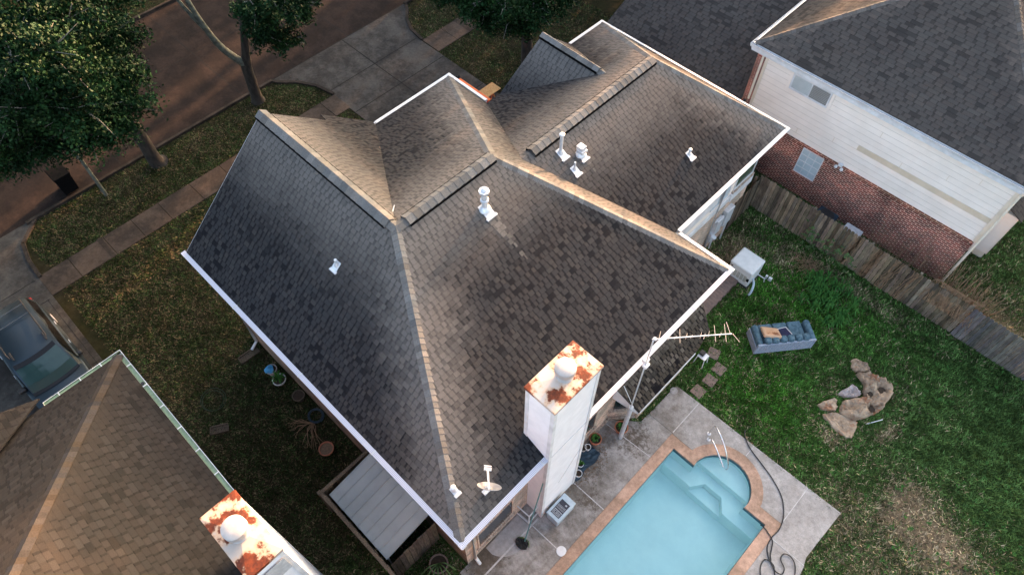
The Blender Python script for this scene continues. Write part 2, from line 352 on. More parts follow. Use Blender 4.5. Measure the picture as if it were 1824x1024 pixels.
        if smooth:
            try: me.set_sharp_from_angle(angle=rad(42))
            except Exception: pass
        if bevel:
            b = o.modifiers.new("bevel", 'BEVEL'); b.width = bevel; b.segments = 3; b.limit_method = 'ANGLE'
        if sub:
            b = o.modifiers.new("sub", 'SUBSURF'); b.levels = sub; b.render_levels = sub
        return o
def thing(name, label, cat, group=None, loc=(0, 0, 0)):
    o = bpy.data.objects.new(name, None); COL.objects.link(o); o["label"] = label; o["category"] = cat; o.location = loc
    o.empty_display_size = .2
    if group: o["group"] = group
    return o
def tag(o, label, cat, group=None):
    o["label"] = label; o["category"] = cat
    if group: o["group"] = group
    return o
def struct(o, k="structure"): o["kind"] = k; return o


# ---------------------------------------------------------------- ground sheet
def fbm(x, y, s=1., o=0.):
    v = 0; a = 1
    for k in range(4):
        v = v+a*np.sin(x*s*1.7+o+3.1*np.sin(y*s*1.13+o*1.7+k))*np.cos(y*s*1.9-o+2.3*np.sin(x*s*.87+k*1.9)); s *= 2.03; a *= .55
    return v/1.6
def inpoly(x, y, P):
    r = np.zeros(x.shape, bool); n = len(P)
    for i in range(n):
        x0, y0 = P[i]; x1, y1 = P[(i+1) % n]
        c = ((y0 > y) != (y1 > y)) & (x < (x1-x0)*(y-y0)/((y1-y0)+1e-12)+x0); r ^= c
    return r
def blob(x, y, cx, cy, rx, ry, a=0.):
    c, s_ = math.cos(a), math.sin(a); u = ((x-cx)*c+(y-cy)*s_)/rx; v = (-(x-cx)*s_+(y-cy)*c)/ry; return np.exp(-(u*u+v*v))
def lawncol(x, y):
    """returns dryness 0..1, greenness colours"""
    n = fbm(x, y, 1.1, 2.)*.5+fbm(x, y, 3.1, 5.)*.35
    back = 1/(1+np.exp(-(x+6.5)*2.2))           # backyard lush, front dry
    dry = .46*(1-back)+.12*back
    dry = dry+back*(1.0*blob(x, y, 4.5, 13.4, .75, .9)+.95*blob(x, y, 5.9, 13.1, 1.1, .75)+.8*blob(x, y, 1.6, 13.75, .6, .28)+.35*blob(x, y, 3.2, 11.9, 1., .8)+.5*blob(x, y, -1.2, 19.6, 2.6, .35, -.05)+.45*blob(x, y, 6, 11, 2.5, 2.)
                    +.9*blob(x, y, -5.1, 17.6, .9, 1.6)+.6*blob(x, y, -3.6, 18.9, .5, .5)+.75*blob(x, y, 2.9, 15.3, .25, .5)+.5*blob(x, y, -2.6, 15.6, .4, .3))
    dry = dry+.75*(y > 20.6)*blob(x, y, 5., 21.5, 3., 1.5)
    dry = dry-.2*blob(x, y, 7, 17, 4, 3)
    return np.clip(dry+n*(.42-.1*back), 0, 1), back, n
def ground_colour(x, y):
    d, back, n = lawncol(x, y)
    g = np.stack([.018+.016*back, .036+.026*back, .012+.003*back], -1)
    dr = np.stack([.10+.10*back, .070+.075*back, .044+.05*back], -1)
    c = (g*(1-d[..., None])+dr*d[..., None])*(.42+.36*back)[..., None]  # front lawn colour lowered to stand for the shade between the houses
    return c
def axis(a, b, st, far):
    return np.concatenate([[-far, -far*.4], np.arange(a-30, a, 3.), np.arange(a, b, st), np.arange(b, b+31, 3.), [far*.4, far]])
gx = axis(-28, 10, .25, 400); gy = axis(-3, 30, .25, 400)
X, Y = np.meshgrid(gx, gy, indexing='ij')
co = np.stack([X, Y, np.zeros_like(X)], -1).reshape(-1, 3)
nx, ny = len(gx), len(gy)
ii, jj = np.meshgrid(np.arange(nx-1), np.arange(ny-1), indexing='ij')
cxm = (gx[ii]+gx[ii+1])/2; cym = (gy[jj]+gy[jj+1])/2
keep = ~((cxm > -2.2) & (cxm < 1.9) & (cym > .45) & (cym < 11.1) & ((cym < 10.) | ((cxm > -1.4) & (cxm < 1.1))))
q0 = (ii*ny+jj)[keep]; quads = np.stack([q0, q0+ny, q0+ny+1, q0+1], -1)
me = bpy.data.meshes.new("ground"); me.from_pydata(co.tolist(), [], quads.tolist())
ca = me.color_attributes.new("Col", 'FLOAT_COLOR', 'POINT'); gc = ground_colour(X, Y).reshape(-1, 3)
ca.data.foreach_set("color", np.concatenate([gc, np.ones((len(gc), 1))], 1).astype(np.float32).ravel())
me.materials.append(M['earth']); ground = bpy.data.objects.new("ground", me); COL.objects.link(ground); struct(ground)

# ---------------------------------------------------------------- street, walks, drives
STX0, STX1 = -35.1, -26.45
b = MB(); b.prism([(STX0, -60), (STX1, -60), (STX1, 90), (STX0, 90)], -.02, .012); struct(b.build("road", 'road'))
b = MB()
for y in np.arange(-51.5, 80, 6.1): b.box((STX0+.02, y-.012, .0125), (STX1-.02, y+.012, .0165))
b.box((-30.8, -60, .0125), (-30.775, 90, .0165)); struct(b.build("road_joints", 'jointd'))
b = MB()   # kerbs, broken where drives meet the street
for x0, x1, segs in ((STX1, STX1+.15, [(-60, -7.2), (-.9, 11.), (19.2, 60)]), (STX0-.15, STX0, [(-60, 90)])):
    for y0, y1 in segs: b.box((x0, y0, -.02), (x1, y1, .13))
struct(b.build("kerb", 'curbm', bevel=.02))
b = MB(); J = MB()   # sidewalk slabs
def arc(cx, cy, r, a0, a1, n=8): return [(cx+r*math.cos(rad(a0+(a1-a0)*i/n)), cy+r*math.sin(rad(a0+(a1-a0)*i/n))) for i in range(n+1)]
y = -1.78
while y < 12.4:
    y1 = min(y+1.22+.25*(int(y*7) % 2), 12.5)
    b.box((-23.58, y+.01, -.02), (-22.38, y1-.01, .035)); y = y1
for y0, y1 in ((17.95, 19.2), (19.22, 20.6), (20.62, 22), (22.02, 24), (24.02, 30), (-20, -7.5)): b.box((-23.58, y0, -.02), (-22.38, y1, .035))
struct(b.build("sidewalk", 'walk', bevel=.008))
b = MB(); b.box((-23.62, .66, .0355), (-22.36, .84, .042)); b.box((-23.6, 20.05, .0355), (-22.4, 20.3, .042)); struct(b.build("sidewalk_patch", 'curbm'))
# main driveway with flared apron
dl = [(-26.44, 11.0)]+arc(-25.0, 11.0, 1.44, 180, 90, 6)[1:]+[(-23.6, 12.44), (-15.4, 12.44)]
dl = [(-26.44, 10.9), (-26.0, 11.15), (-25.4, 11.75), (-24.6, 12.2), (-23.6, 12.42), (-15.4, 12.44)]
dr = [(-15.4, 17.85), (-23.6, 17.9), (-24.6, 18.05), (-25.4, 18.45), (-26.0, 19.), (-26.44, 19.25)]
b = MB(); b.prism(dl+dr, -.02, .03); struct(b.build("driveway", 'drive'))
b = MB()
for x in (-23.9, -21.95, -19.2): b.box((x-.02, 12.45, .0305), (x+.02, 17.86, .0345))
b.box((-26.4, 15.17, .0305), (-15.6, 15.215, .0345)); b.box((-26.45, 11., .0305), (-26.42, 19.2, .0345)); struct(b.build("driveway_joints", 'jointd'))
# neighbour driveway
nl = [(-26.44, -.55), (-26.05, -.95), (-25.55, -1.5), (-24.6, -1.72), (-23.5, -1.77), (-12, -1.85)]
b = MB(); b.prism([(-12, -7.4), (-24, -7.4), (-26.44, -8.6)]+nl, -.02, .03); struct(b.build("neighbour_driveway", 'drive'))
b = MB()
for x in (-23.5, -22.3, -18.6): b.box((x-.012, -7.3, .0305), (x+.012, -1.9, .0345))
b.box((-22.3, -2.0, .0305), (-14, -1.985, .0345)); struct(b.build("neighbour_driveway_joints", 'jointd'))
b = MB()
def strip(bm, pts, w, z0, z1):
    for i in range(len(pts)-1):
        p, q = Vector(pts[i]), Vector(pts[i+1]); n_ = Vector((-(q-p).y, (q-p).x)).normalized()*w
        bm.prism([tuple(p), tuple(q), tuple(q+n_), tuple(p+n_)], z0, z1)
b2 = [(-26.44, 19.25), (-26.0, 19.), (-25.4, 18.45), (-24.6, 18.05), (-23.6, 17.9)]
strip(b, b2, .14, -.02, .09); strip(b, dl[:5], .14, -.02, .09); strip(b, nl[:5], .14, -.02, .09); struct(b.build("apron_kerb", 'curbm'))

# ---------------------------------------------------------------- roofs
def capcol(base=(.132, .124, .118)):
    k = rnd.choice([.78, .88, .96, 1.03, 1.1, 1.2]); t = rnd.uniform(-.004, .005); return (base[0]*k+t, base[1]*k, base[2]*k-t)
def plane(b, pts, ref, edir, ridge=None, hip=None, th=.05):
    """pts 3D; ref a point on the eave; edir the eave direction; ridge/hip: lines (p,q) to wear away from"""
    P = [Vector(p) for p in pts]; e = Vector(edir).normalized(); n = (P[1]-P[0]).cross(P[2]-P[0]).normalized()
    if n.z < 0: n = -n; P.reverse()
    up = n.cross(e)
    if up.z < 0: up = -up
    r = Vector(ref); uv = [((p-r).dot(e), (p-r).dot(up)) for p in P]
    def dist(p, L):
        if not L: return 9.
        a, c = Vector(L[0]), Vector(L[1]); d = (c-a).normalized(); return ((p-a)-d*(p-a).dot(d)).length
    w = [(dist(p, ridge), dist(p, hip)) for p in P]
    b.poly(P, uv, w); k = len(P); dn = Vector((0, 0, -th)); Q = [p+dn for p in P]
    b.poly(list(reversed(Q)))
    for i in range(k): j = (i+1) % k; b.poly([P[j], P[i], Q[i], Q[j]])
def caps(b, p, q, w=.17, n1=(0, 0, 0), drop=.09, ex=.16, col=(.132, .124, .118), lift=.014, th=.012):
    """overlapping cap shingles from p (low) to q (high)"""
    p, q = Vector(p), Vector(q); d = (q-p); L = d.length; d.normalize(); side = Vector((-d.y, d.x, 0)).normalized(); t = 0
    while t < L:
        a = p+d*t; e = p+d*min(t+ex+.03, L+.03); c = capcol(col); za = Vector((0, 0, lift+th)); ze = Vector((0, 0, lift))
        l = [a+side*w+Vector((0, 0, -drop))+za, a+za+Vector((0, 0, .012)), a-side*w+Vector((0, 0, -drop))+za]
        m = [e+side*w+Vector((0, 0, -drop))+ze, e+ze+Vector((0, 0, .012)), e-side*w+Vector((0, 0, -drop))+ze]
        b.poly([l[1], l[0], m[0], m[1]], None, None, c); b.poly([l[2], l[1], m[1], m[2]], None, None, c)
        dn = Vector((0, 0, -th-.004))
        b.poly([l[0], l[1], l[1]+dn, l[0]+dn], None, None, tuple(x*.7 for x in c)); b.poly([l[1], l[2], l[2]+dn, l[1]+dn], None, None, tuple(x*.7 for x in c))
        b.poly([l[0], l[0]+dn, m[0]+dn, m[0]], None, None, c); b.poly([l[2]+dn, l[2], m[2], m[2]+dn], None, None, c)
        t += ex
def ridge_vent(p, q, parent, w=.2, drop=.1, lift=.07, col=(.132, .124, .118)):
    b = MB(); caps(b, p, q, w=w, drop=drop, lift=lift, ex=.24, col=col, th=.012); o = b.build("ridge_vent", 'cap', parent)
    g = MB(); p, q = Vector(p), Vector(q); d = (q-p).normalized(); s_ = Vector((-d.y, d.x, 0)).normalized()
    for k in (-1, 1):
        a = p+s_*k*(w-.012)+Vector((0, 0, lift-drop-.03)); e = q+s_*k*(w-.012)+Vector((0, 0, lift-drop-.03)); g.bar(a, e, .03, .09)  # black bars put in for the shade in the gap under the vent
    g.build("vent_slot", 'black', o) if False else g.build("vent_slot", 'black', parent)
    return o
def gutter(b, p, q, out, z, w=.13, h=.12, cover=None):
    """p,q outer top edge line; out = outward unit"""
    p, q, o = Vector((*p, z)), Vector((*q, z)), Vector((*out, 0)); d = (q-p).normalized(); L = (q-p).length
    i0, i1 = p-o*w, q-o*w; dn = Vector((0, 0, -h))
    b.cm = 0
    def quad(*P): b.poly(P)
    quad(p, q, q+dn+(-o*.03), p+dn+(-o*.03)); quad(q+dn-o*.03, i1+dn, i0+dn, p+dn-o*.03)
    quad(i0, i0+dn, p+dn-o*.03, p); quad(q, q+dn-o*.03, i1+dn, i1)
    pi, qi = p-o*.014, q-o*.014
    if cover is not None:
        b.cm = 1; e = Vector((0, 0, .004)); b.poly([p+e, q+e, i1+e+Vector((0, 0, .012)), i0+e+Vector((0, 0, .012))], [(0, 0), (L, 0), (L, w), (0, w)])
    else:
        quad(p, pi, qi, q); dd = Vector((0, 0, -.05)); b.cm = 1; quad(pi, pi+dd, qi+dd, qi); quad(pi+dd, i0+dd, i1+dd, qi+dd); b.cm = 0
        quad(i0, i0+dd, i1+dd, i1)
    b.cm = 0

house = thing("house", "two storey tan brick house under the dark shingle roof, in the middle of the photo", "house")
ZE = 5.2
XB, XF, YL, YR, ZR, XR = -3.70, -15.95, 2.16, 13.12, 8.35, -9.83
P1, P2 = (XR, 5.93, ZR), (XR, 9.35, ZR); G = (-15.75, 5.93, ZR)
BL, BR, FR = (XB, YL, ZE), (XB, YR, ZE), (XF, YR, ZE); LF = (-15.80, YL, ZE); VF = (XF, 9.70, ZE)
WX0, WX1, WY, WZ = -13.95, -5.70, 19.42, 7.35
W1, W2 = (XR, 16.75, WZ), (XR, 10.55, WZ)
WB, WF, VB, VF2 = (WX1, WY, ZE), (WX0, WY, ZE), (WX1, YR, ZE), (WX0, YR, ZE)
D1, D2, DL, DR = (-13.72, 15.68, 6.8), (-10.88, 15.65, 6.8), (-13.95, 13.75, ZE), (-13.95, 17.6, ZE)
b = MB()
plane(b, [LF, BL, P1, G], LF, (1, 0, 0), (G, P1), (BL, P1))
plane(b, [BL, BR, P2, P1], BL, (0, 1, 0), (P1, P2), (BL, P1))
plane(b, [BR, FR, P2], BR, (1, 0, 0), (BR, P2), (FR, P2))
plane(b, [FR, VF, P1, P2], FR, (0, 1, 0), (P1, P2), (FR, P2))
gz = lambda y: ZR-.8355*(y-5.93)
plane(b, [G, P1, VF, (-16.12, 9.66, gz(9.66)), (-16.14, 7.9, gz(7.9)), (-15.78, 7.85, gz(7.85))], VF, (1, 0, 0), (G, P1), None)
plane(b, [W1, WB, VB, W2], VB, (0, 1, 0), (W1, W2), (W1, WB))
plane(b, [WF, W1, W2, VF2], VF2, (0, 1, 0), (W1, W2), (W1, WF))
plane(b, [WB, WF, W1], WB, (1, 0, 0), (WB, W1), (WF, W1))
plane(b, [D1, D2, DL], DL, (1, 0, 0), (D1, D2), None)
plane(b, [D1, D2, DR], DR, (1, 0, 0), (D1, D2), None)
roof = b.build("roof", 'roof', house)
def off(p, dx=0, dy=0, dz=0): return (p[0]+dx, p[1]+dy, p[2]+dz)
b = MB()
caps(b, BL, P1, w=.16, drop=.075); caps(b, BR, P2, w=.16, drop=.075); caps(b, FR, P2, w=.16, drop=.075)
caps(b, WB, W1, w=.15, drop=.07); caps(b, WF, W1, w=.15, drop=.07)
caps(b, (XR, 6.3, ZR), P1, .16, drop=.07); caps(b, (-10.2, 5.93, ZR), P1, .16, drop=.08)
caps(b, (-11.1, 15.65, 6.8), (-10.75, 15.65, 6.79), .15, drop=.08)
b.build("ridge_cap", 'cap', roof)
ridge_vent((-15.78, 5.93, ZR), (-10.1, 5.93, ZR), roof, drop=.13); ridge_vent((XR, 6.25, ZR), (XR, 9.35, ZR), roof)
ridge_vent((XR, 10.95, WZ), (XR, 16.7, WZ), roof); ridge_vent((-13.74, 15.68, 6.8), (-11.1, 15.65, 6.8), roof, w=.15, drop=.1)
# chimney-side metal pan in the valley
b = MB(); b.bar((-10.72, 6.62, 7.86), (-10.42, 6.30, 8.02), .13, .03); b.build("valley_flashing", 'galv', roof, bevel=.01)
# light mineral wash below the vents (real discolouration of the shingles)
# vent pipes
def pipe(base, h, r, down, cap=None, foot=.18, lean=0):
    b = MB(); x, y, z = base; d = Vector(down)
    b.tube([(x, y, z-.05), (x, y, z+h)], r, 14)
    b.lathe((x, y, z+.02), [(r*2.1, -.03), (r*1.9, .02), (r*1.25, .07), (r*1.0, .1)], 16)
    if cap == 'round': b.lathe((x, y, z+h-.02), [(r*1.05, 0), (r*1.65, .02), (r*1.65, .06), (r*.9, .075), (r*.3, .08)], 16)
    if cap == 'crown':
        b.lathe((x, y, z+h*.52), [(r, 0), (r*1.35, .02), (r*1.35, .07), (r, .09)], 16); b.lathe((x, y, z+h), [(r*1.15, 0), (r*1.7, .05), (r*1.75, .12), (r*1.55, .12)], 8)
        b.lathe((x, y, z+h+.03), [(r*.9, 0), (r*.9, .12), (r*.3, .17)], 12)
    if cap == 'hood': b.box((x-.11, y-.10, z+h-.02), (x+.12, y+.10, z+h+.12)); b.box((x-.08, y-.12, z+h-.09), (x+.16, y+.12, z+h-.01))
    o = b.build("vent_pipe", 'galv', roof, smooth=True)
    f = MB(); s_ = Vector((-d.y, d.x, 0)).normalized(); p = Vector(base); dd = d.normalized()
    f.poly([tuple(p-dd*foot*.7+s_*foot*.75+Vector((0, 0, .03))), tuple(p-dd*foot*.7-s_*foot*.75+Vector((0, 0, .03))), tuple(p+dd*foot*1.5-s_*foot*.75+Vector((0, 0, .03))), tuple(p+dd*foot*1.5+s_*foot*.75+Vector((0, 0, .03)))])
    q = p+dd*foot*1.5; f.bar(q+s_*foot*.9+Vector((0, 0, .03)), q-s_*foot*.9+Vector((0, 0, .03)), .08, .04)
    f.build("flashing", 'galv', roof)
dB = (.889, 0, -.457); dLf = (0, -.768, -.641)
pipe((-8.92, 8.18, 7.88), .62, .085, dB, 'crown', .2); pipe((-9.33, 11.72, 7.09), .72, .05, dB, 'round', .17)
pipe((-8.98, 12.25, 6.90), .22, .09, dB, 'hood', .17); pipe((-8.75, 11.72, 6.79), .32, .03, dB, None, .15)
pipe((-7.05, 15.45, 5.90), .14, .04, dB, 'hood', .12) if False else pipe((-7.05, 15.45, 5.90), .2, .035, dB, 'round', .14)
pipe((-10.80, 4.50, 7.16), .24, .04, dLf, None, .14); pipe((-4.62, 2.80, 5.68), .16, .04, dB, 'round', .11)
# pale washed streaks below the metal vents
def wash(x, y, L, w, pl):
    f = MB(); rs = np.random.RandomState(int(abs(x*100+y*10))); n = int(L/.127)
    for i in range(n):
        t = i/n; ww = w*(1-.8*t); x0 = x+i*.127; yy = y-ww
        while yy < y+ww:
            k = rs.uniform(.05, .11)
            if rs.rand() < 1.05-.75*t-abs(yy+k/2-y)/w*.3:
                kk = (1.-.35*t)*rs.uniform(.75, 1.15); c = tuple(v*kk for v in (.118, .108, .10)); y1 = min(yy+k, y+ww)
                f.poly([(x0, yy, pl(x0)+.006), (x0+.118, yy, pl(x0+.118)+.006), (x0+.118, y1, pl(x0+.118)+.006), (x0, y1, pl(x0)+.006)], None, None, c)
            yy += k
    f.build("washed_shingles", 'cap', roof)
mb_ = lambda x: ZR-.5139*(x-XR); wb_ = lambda x: WZ-.5206*(x-XR)
wash(-8.62, 8.19, 1.35, .17, mb_); wash(-9.08, 11.73, .3, .1, wb_); wash(-8.72, 12.27, .5, .07, wb_); wash(-4.42, 2.82, .25, .05, mb_)
# gutters, fascia, soffit
for p_, q_, o_, w_, m_ in (((-15.9, 2.04), (-3.57, 2.04), (0, -1), .15, 'guard'), ((-3.57, 2.04), (-3.57, 13.27), (1, 0), .15, 'guard'), ((-3.57, 13.27), (-5.57, 13.27), (0, 1), .12, 'white'), ((-5.57, 13.27), (-5.57, 19.54), (1, 0), .13, 'white'), ((-5.57, 19.54), (-14.07, 19.54), (0, 1), .10, 'white'), ((-14.07, 19.54), (-14.07, 17.6), (-1, 0), .12, 'white'), ((-14.07, 13.27), (-16.07, 13.27), (0, 1), .12, 'white'), ((-16.07, 13.27), (-16.07, 9.75), (-1, 0), .12, 'white')):
    b = MB(); gutter(b, p_, q_, o_, ZE, w_, cover=1); b.build("gutter", ['white', m_], house)
b = MB()
for a, c in (((-15.8, 2.19, 5.0), (-4.25, 2.55, 5.03)), ((-4.25, 2.55, 5.0), (-3.72, 13.1, 5.03)), ((-6.1, 13.1, 5.0), (-5.72, 19.4, 5.03)), ((-14, 19.0, 5.0), (-6.1, 19.4, 5.03)), ((-15.9, 12.7, 5.0), (-14, 13.1, 5.03)), ((-15.9, 9.8, 5.), (-15.5, 12.7, 5.03))): b.box(a, c)
b.build("soffit", 'soffit', house)
b = MB(); b.bar(off(G, .0, 0, -.1), off(LF, .0, 0, -.1), .03, .14); b.bar(off(G, 0, 0, -.1), (-15.78, 7.8, gz(7.8)-.1), .03, .14)
b.build("rake_board", 'white', house); b = MB(); b.bar(off(D1, 0, 0, -.1), off(DL, .2, .1, -.1), .03, .14); b.bar(off(D1, 0, 0, -.1), off(DR, .2, -.1, -.1), .03, .14); b.build("rake_board", 'white', house); b = MB()
b.box((-15.92, 9.68, 4.7), (-16.15, 9.9, 5.1)); b.build("eave_end", 'white', house)
b = MB(); b.tube([(-16.0, 9.62, 5.1), (-16.35, 9.45, 5.15), (-16.6, 9.3, 4.95), (-16.6, 9.3, 3)], .045, 8); b.build("downspout", 'white', house, smooth=True)
b = MB()
for y in (4.9, 8.2, 11.3): b.box((-3.72, y-.02, 5.205), (-3.562, y+.02, 5.222))
for x in (-13.1, -10., -6.9): b.box((x-.02, 2.032, 5.205), (x+.02, 2.19, 5.222))
b.build("gutter_joint", 'soffit', house)
b = MB()
for i in range(160):
    t = rnd.random()**1.6; x = -10.55-5.0*t; y = 6.5+3.0*t+rnd.gauss(0, .035); z = gz(y)+.012; a_ = rnd.uniform(0, 3.1); k = rnd.uniform(.012, .03); c, d = math.cos(a_)*k, math.sin(a_)*k
    b.poly([(x-c, y-d, z+.004), (x+d*.4, y-c*.4, z+.012), (x+c, y+d, z+.006), (x-d*.4, y+c*.4, z+.014)])
b.build("valley_debris", 'dryleaf', house)
# walls
b = MB(); wz = 5.02
b.wall((-4.2, 2.5), (-4.2, 12.85), 0, wz); b.cm = 1; b.wall((-15.5, 2.5), (-4.2, 2.5), 0, wz); b.cm = 0
b.wall((-4.2, 12.85), (-6.05, 12.85), 0, wz); b.wall((-6.05, 12.85), (-6.05, 19.05), 0, 2.62)
b.cm = 2; b.wall((-6.05, 12.85), (-6.05, 19.05), 2.62, wz); b.cm = 0
b.wall((-6.05, 19.05), (-13.6, 19.05), 0, wz); b.wall((-13.6, 19.05), (-13.6, 12.9), 0, wz); b.wall((-13.6, 12.9), (-15.5, 12.9), 0, wz); b.wall((-15.5, 12.9), (-15.5, 2.5), 0, wz)
b.poly([(-15.5, 9.6, wz), (-15.5, 2.5, wz), (-15.5, 5.93, 8.2)], [(0, 5), (7, 5), (3.5, 8)]); b.poly([(-13.5, 17.4, wz), (-13.5, 13.9, wz), (-13.5, 15.68, 6.7)], [(0, 5), (3, 5), (2, 7)])
b.build("wall", ['bricktan', 'brickbrown', 'cream'], house)
b = MB(); b.box((-15.56, 12.9-5.2, 0), (-15.5, 12.3, 2.3)); 
def window(x, y0, y1, z0, z1, axis='x', sgn=1, glass='glass', frame='white', cols=2, rows=1, parent=None, sill=True, fw=.05, sillm='sill'):
    parent = parent or house; f = MB(); d = .035*sgn
    def bx(m, a0, a1, c0, c1, e0, e1):
        lo_, hi = min(x+d*e0, x+d*e1), max(x+d*e0, x+d*e1)
        m.box((lo_, a0, c0), (hi, a1, c1)) if axis == 'x' else m.box((a0, lo_, c0), (a1, hi, c1))
    bx(f, y0, y1, z0, z0+fw, 0, 1); bx(f, y0, y1, z1-fw, z1, 0, 1); bx(f, y0, y0+fw, z0+fw, z1-fw, 0, 1); bx(f, y1-fw, y1, z0+fw, z1-fw, 0, 1)
    for i in range(1, cols): m = y0+(y1-y0)*i/cols; bx(f, m-fw*.35, m+fw*.35, z0+fw, z1-fw, 0, .9)
    for i in range(1, rows): m = z0+(z1-z0)*i/rows; bx(f, y0+fw, y1-fw, m-fw*.3, m+fw*.3, 0, .85)
    o = f.build("window", frame, parent); g = MB(); bx(g, y0+.02, y1-.02, z0+.02, z1-.02, .1, .35); g.build("pane", glass, o)
    if sill:
        k = MB(); n = max(2, int((y1-y0+.1)/.085))
        for i in range(n):
            a = y0-.05+(y1-y0+.1)*i/n; bx(k, a+.004, a+(y1-y0+.1)/n-.004, z0-.12, z0-.003+.0*rnd.random(), 0, 2.2+rnd.random()*.25)
        k.build("sill", sillm, o)
    return o
window(-4.2, 2.95, 4.42, .72, 2.1, glass='glass', cols=1, frame='bricktan'); window(-4.2, 7.0, 8.2, .9, 2.2, cols=1, frame='bricktan')
window(-6.05, 17.72, 18.98, 3.1, 4.3, cols=1, rows=1, glass='greenglass'); window(-6.05, 16.3, 17.4, 3.1, 4.3, cols=2, glass='pane', sill=False)
for x0 in (-14, -11.4, -8.2): window(2.5, x0, x0+1., 3.2, 4.4, axis='y', sgn=-1)
b = MB()
for i in range(5): b.box((-6.03, 13.4, 3.35+i*.28), (-6.0, 16.6, 3.62+i*.28), c=None)
b.build("siding_panel", 'white', house)
b = MB(); b.box((-6.04, 17.6, 2.62), (-5.96, 19.0, 2.98)); b.box((-6.04, 13.1, 2.62), (-6.0, 17.6, 2.9)); b.build("trim_board", 'white', house)
b = MB(); b.tube([(-5.68, 16.75, 5.08), (-5.9, 16.8, 4.8), (-5.97, 16.8, 4.6), (-5.97, 16.8, .3), (-5.8, 16.8, .08)], .05, 8); b.build("downspout", 'galv', house, smooth=True)
b = MB(); b.tube([(-15.0, 2.1, 5.08), (-15.0, 2.4, 4.8), (-15.02, 2.43, .35), (-15.02, 2.15, .1)], .05, 8); b.build("downspout", 'white', house, smooth=True)
b = MB(); b.tube([(-3.68, 2.75, 5.08), (-4.1, 2.75, 4.85), (-4.13, 2.75, .35), (-3.95, 2.75, .08)], .055, 8); b.build("downspout", 'white', house, smooth=True)
b = MB(); b.tube([(-4.6, 2.1, 5.08), (-4.6, 2.44, 4.8), (-4.6, 2.44, 1.4)], .05, 8); b.build("downspout", 'white', house, smooth=True); b = MB(); b.tube([(-5.3, 2.1, 5.08), (-5.3, 2.44, 4.8), (-5.3, 2.44, 1.9)], .05, 8); b.build("downspout", 'white', house, smooth=True)
b = MB(); b.box((-15.58, 12.6, .05), (-15.5, 9.9, 2.2)); b.build("garage_door", 'white', house)
# bay under the back eave
b = MB(); b.cm = 1
bay = [(-4.2, 9.0), (-3.62, 9.72), (-3.5, 9.72), (-3.5, 12.3), (-4.2, 12.84)]
for i in range(4): b.wall(bay[i], bay[i+1], 0, 2.35)
b.cm = 0; b.box((-3.3, 8.92, 2.36), (-3.16, 11.75, 2.47)); b.poly([(-4.1, 8.75, 2.32), (-3.2, 8.86, 2.34), (-3.2, 8.86, 2.46), (-4.1, 8.75, 3.0)])
b.poly([(-3.2, 8.88, 2.33), (-4.1, 8.77, 2.31), (-3.6, 9.7, 2.33), (-3.3, 9.7, 2.33)])
bayo = b.build("bay", ['white', 'bricktan'], house)
b = MB(); b.poly([(-3.92, 9.38, .95), (-3.64, 9.70, .95), (-3.64, 9.70, 2.05), (-3.92, 9.38, 2.05)]) if False else b.poly([(-4.13, 9.07, .95), (-3.66, 9.65, .95), (-3.66, 9.65, 2.25), (-4.13, 9.07, 2.25)])
for v in range(len(b.v)): b.v[v] = (b.v[v][0]+.02, b.v[v][1]-.016, b.v[v][2])
b.build("bay_window", 'glass', house)
b = MB(); b.bar((-4.2, 8.94, .88), (-3.56, 9.70, .88), .16, .08); b.bar((-4.28, 8.5, .1), (-4.2, 9.0, .1), .06, .12); b.bar((-4.2, 8.98, .1), (-3.58, 9.72, .1), .06, .12); b.bar((-4.16, 5.0+1.8, .1), (-4.16, 8.98, .1), .07, .12); b.build("base_trim", 'sill', house)
b = MB(); plane(b, [(-4.22, 8.75, 3.04), (-3.18, 8.88, 2.49), (-3.18, 11.9, 2.49), (-3.34, 12.75, 2.49), (-4.22, 13.3, 3.04)], (-3.18, 8.9, 2.49), (0, 1, 0), ((-4.22, 8.8, 3.04), (-4.22, 13, 3.04))); b.build("bay_roof", 'roofb', house)
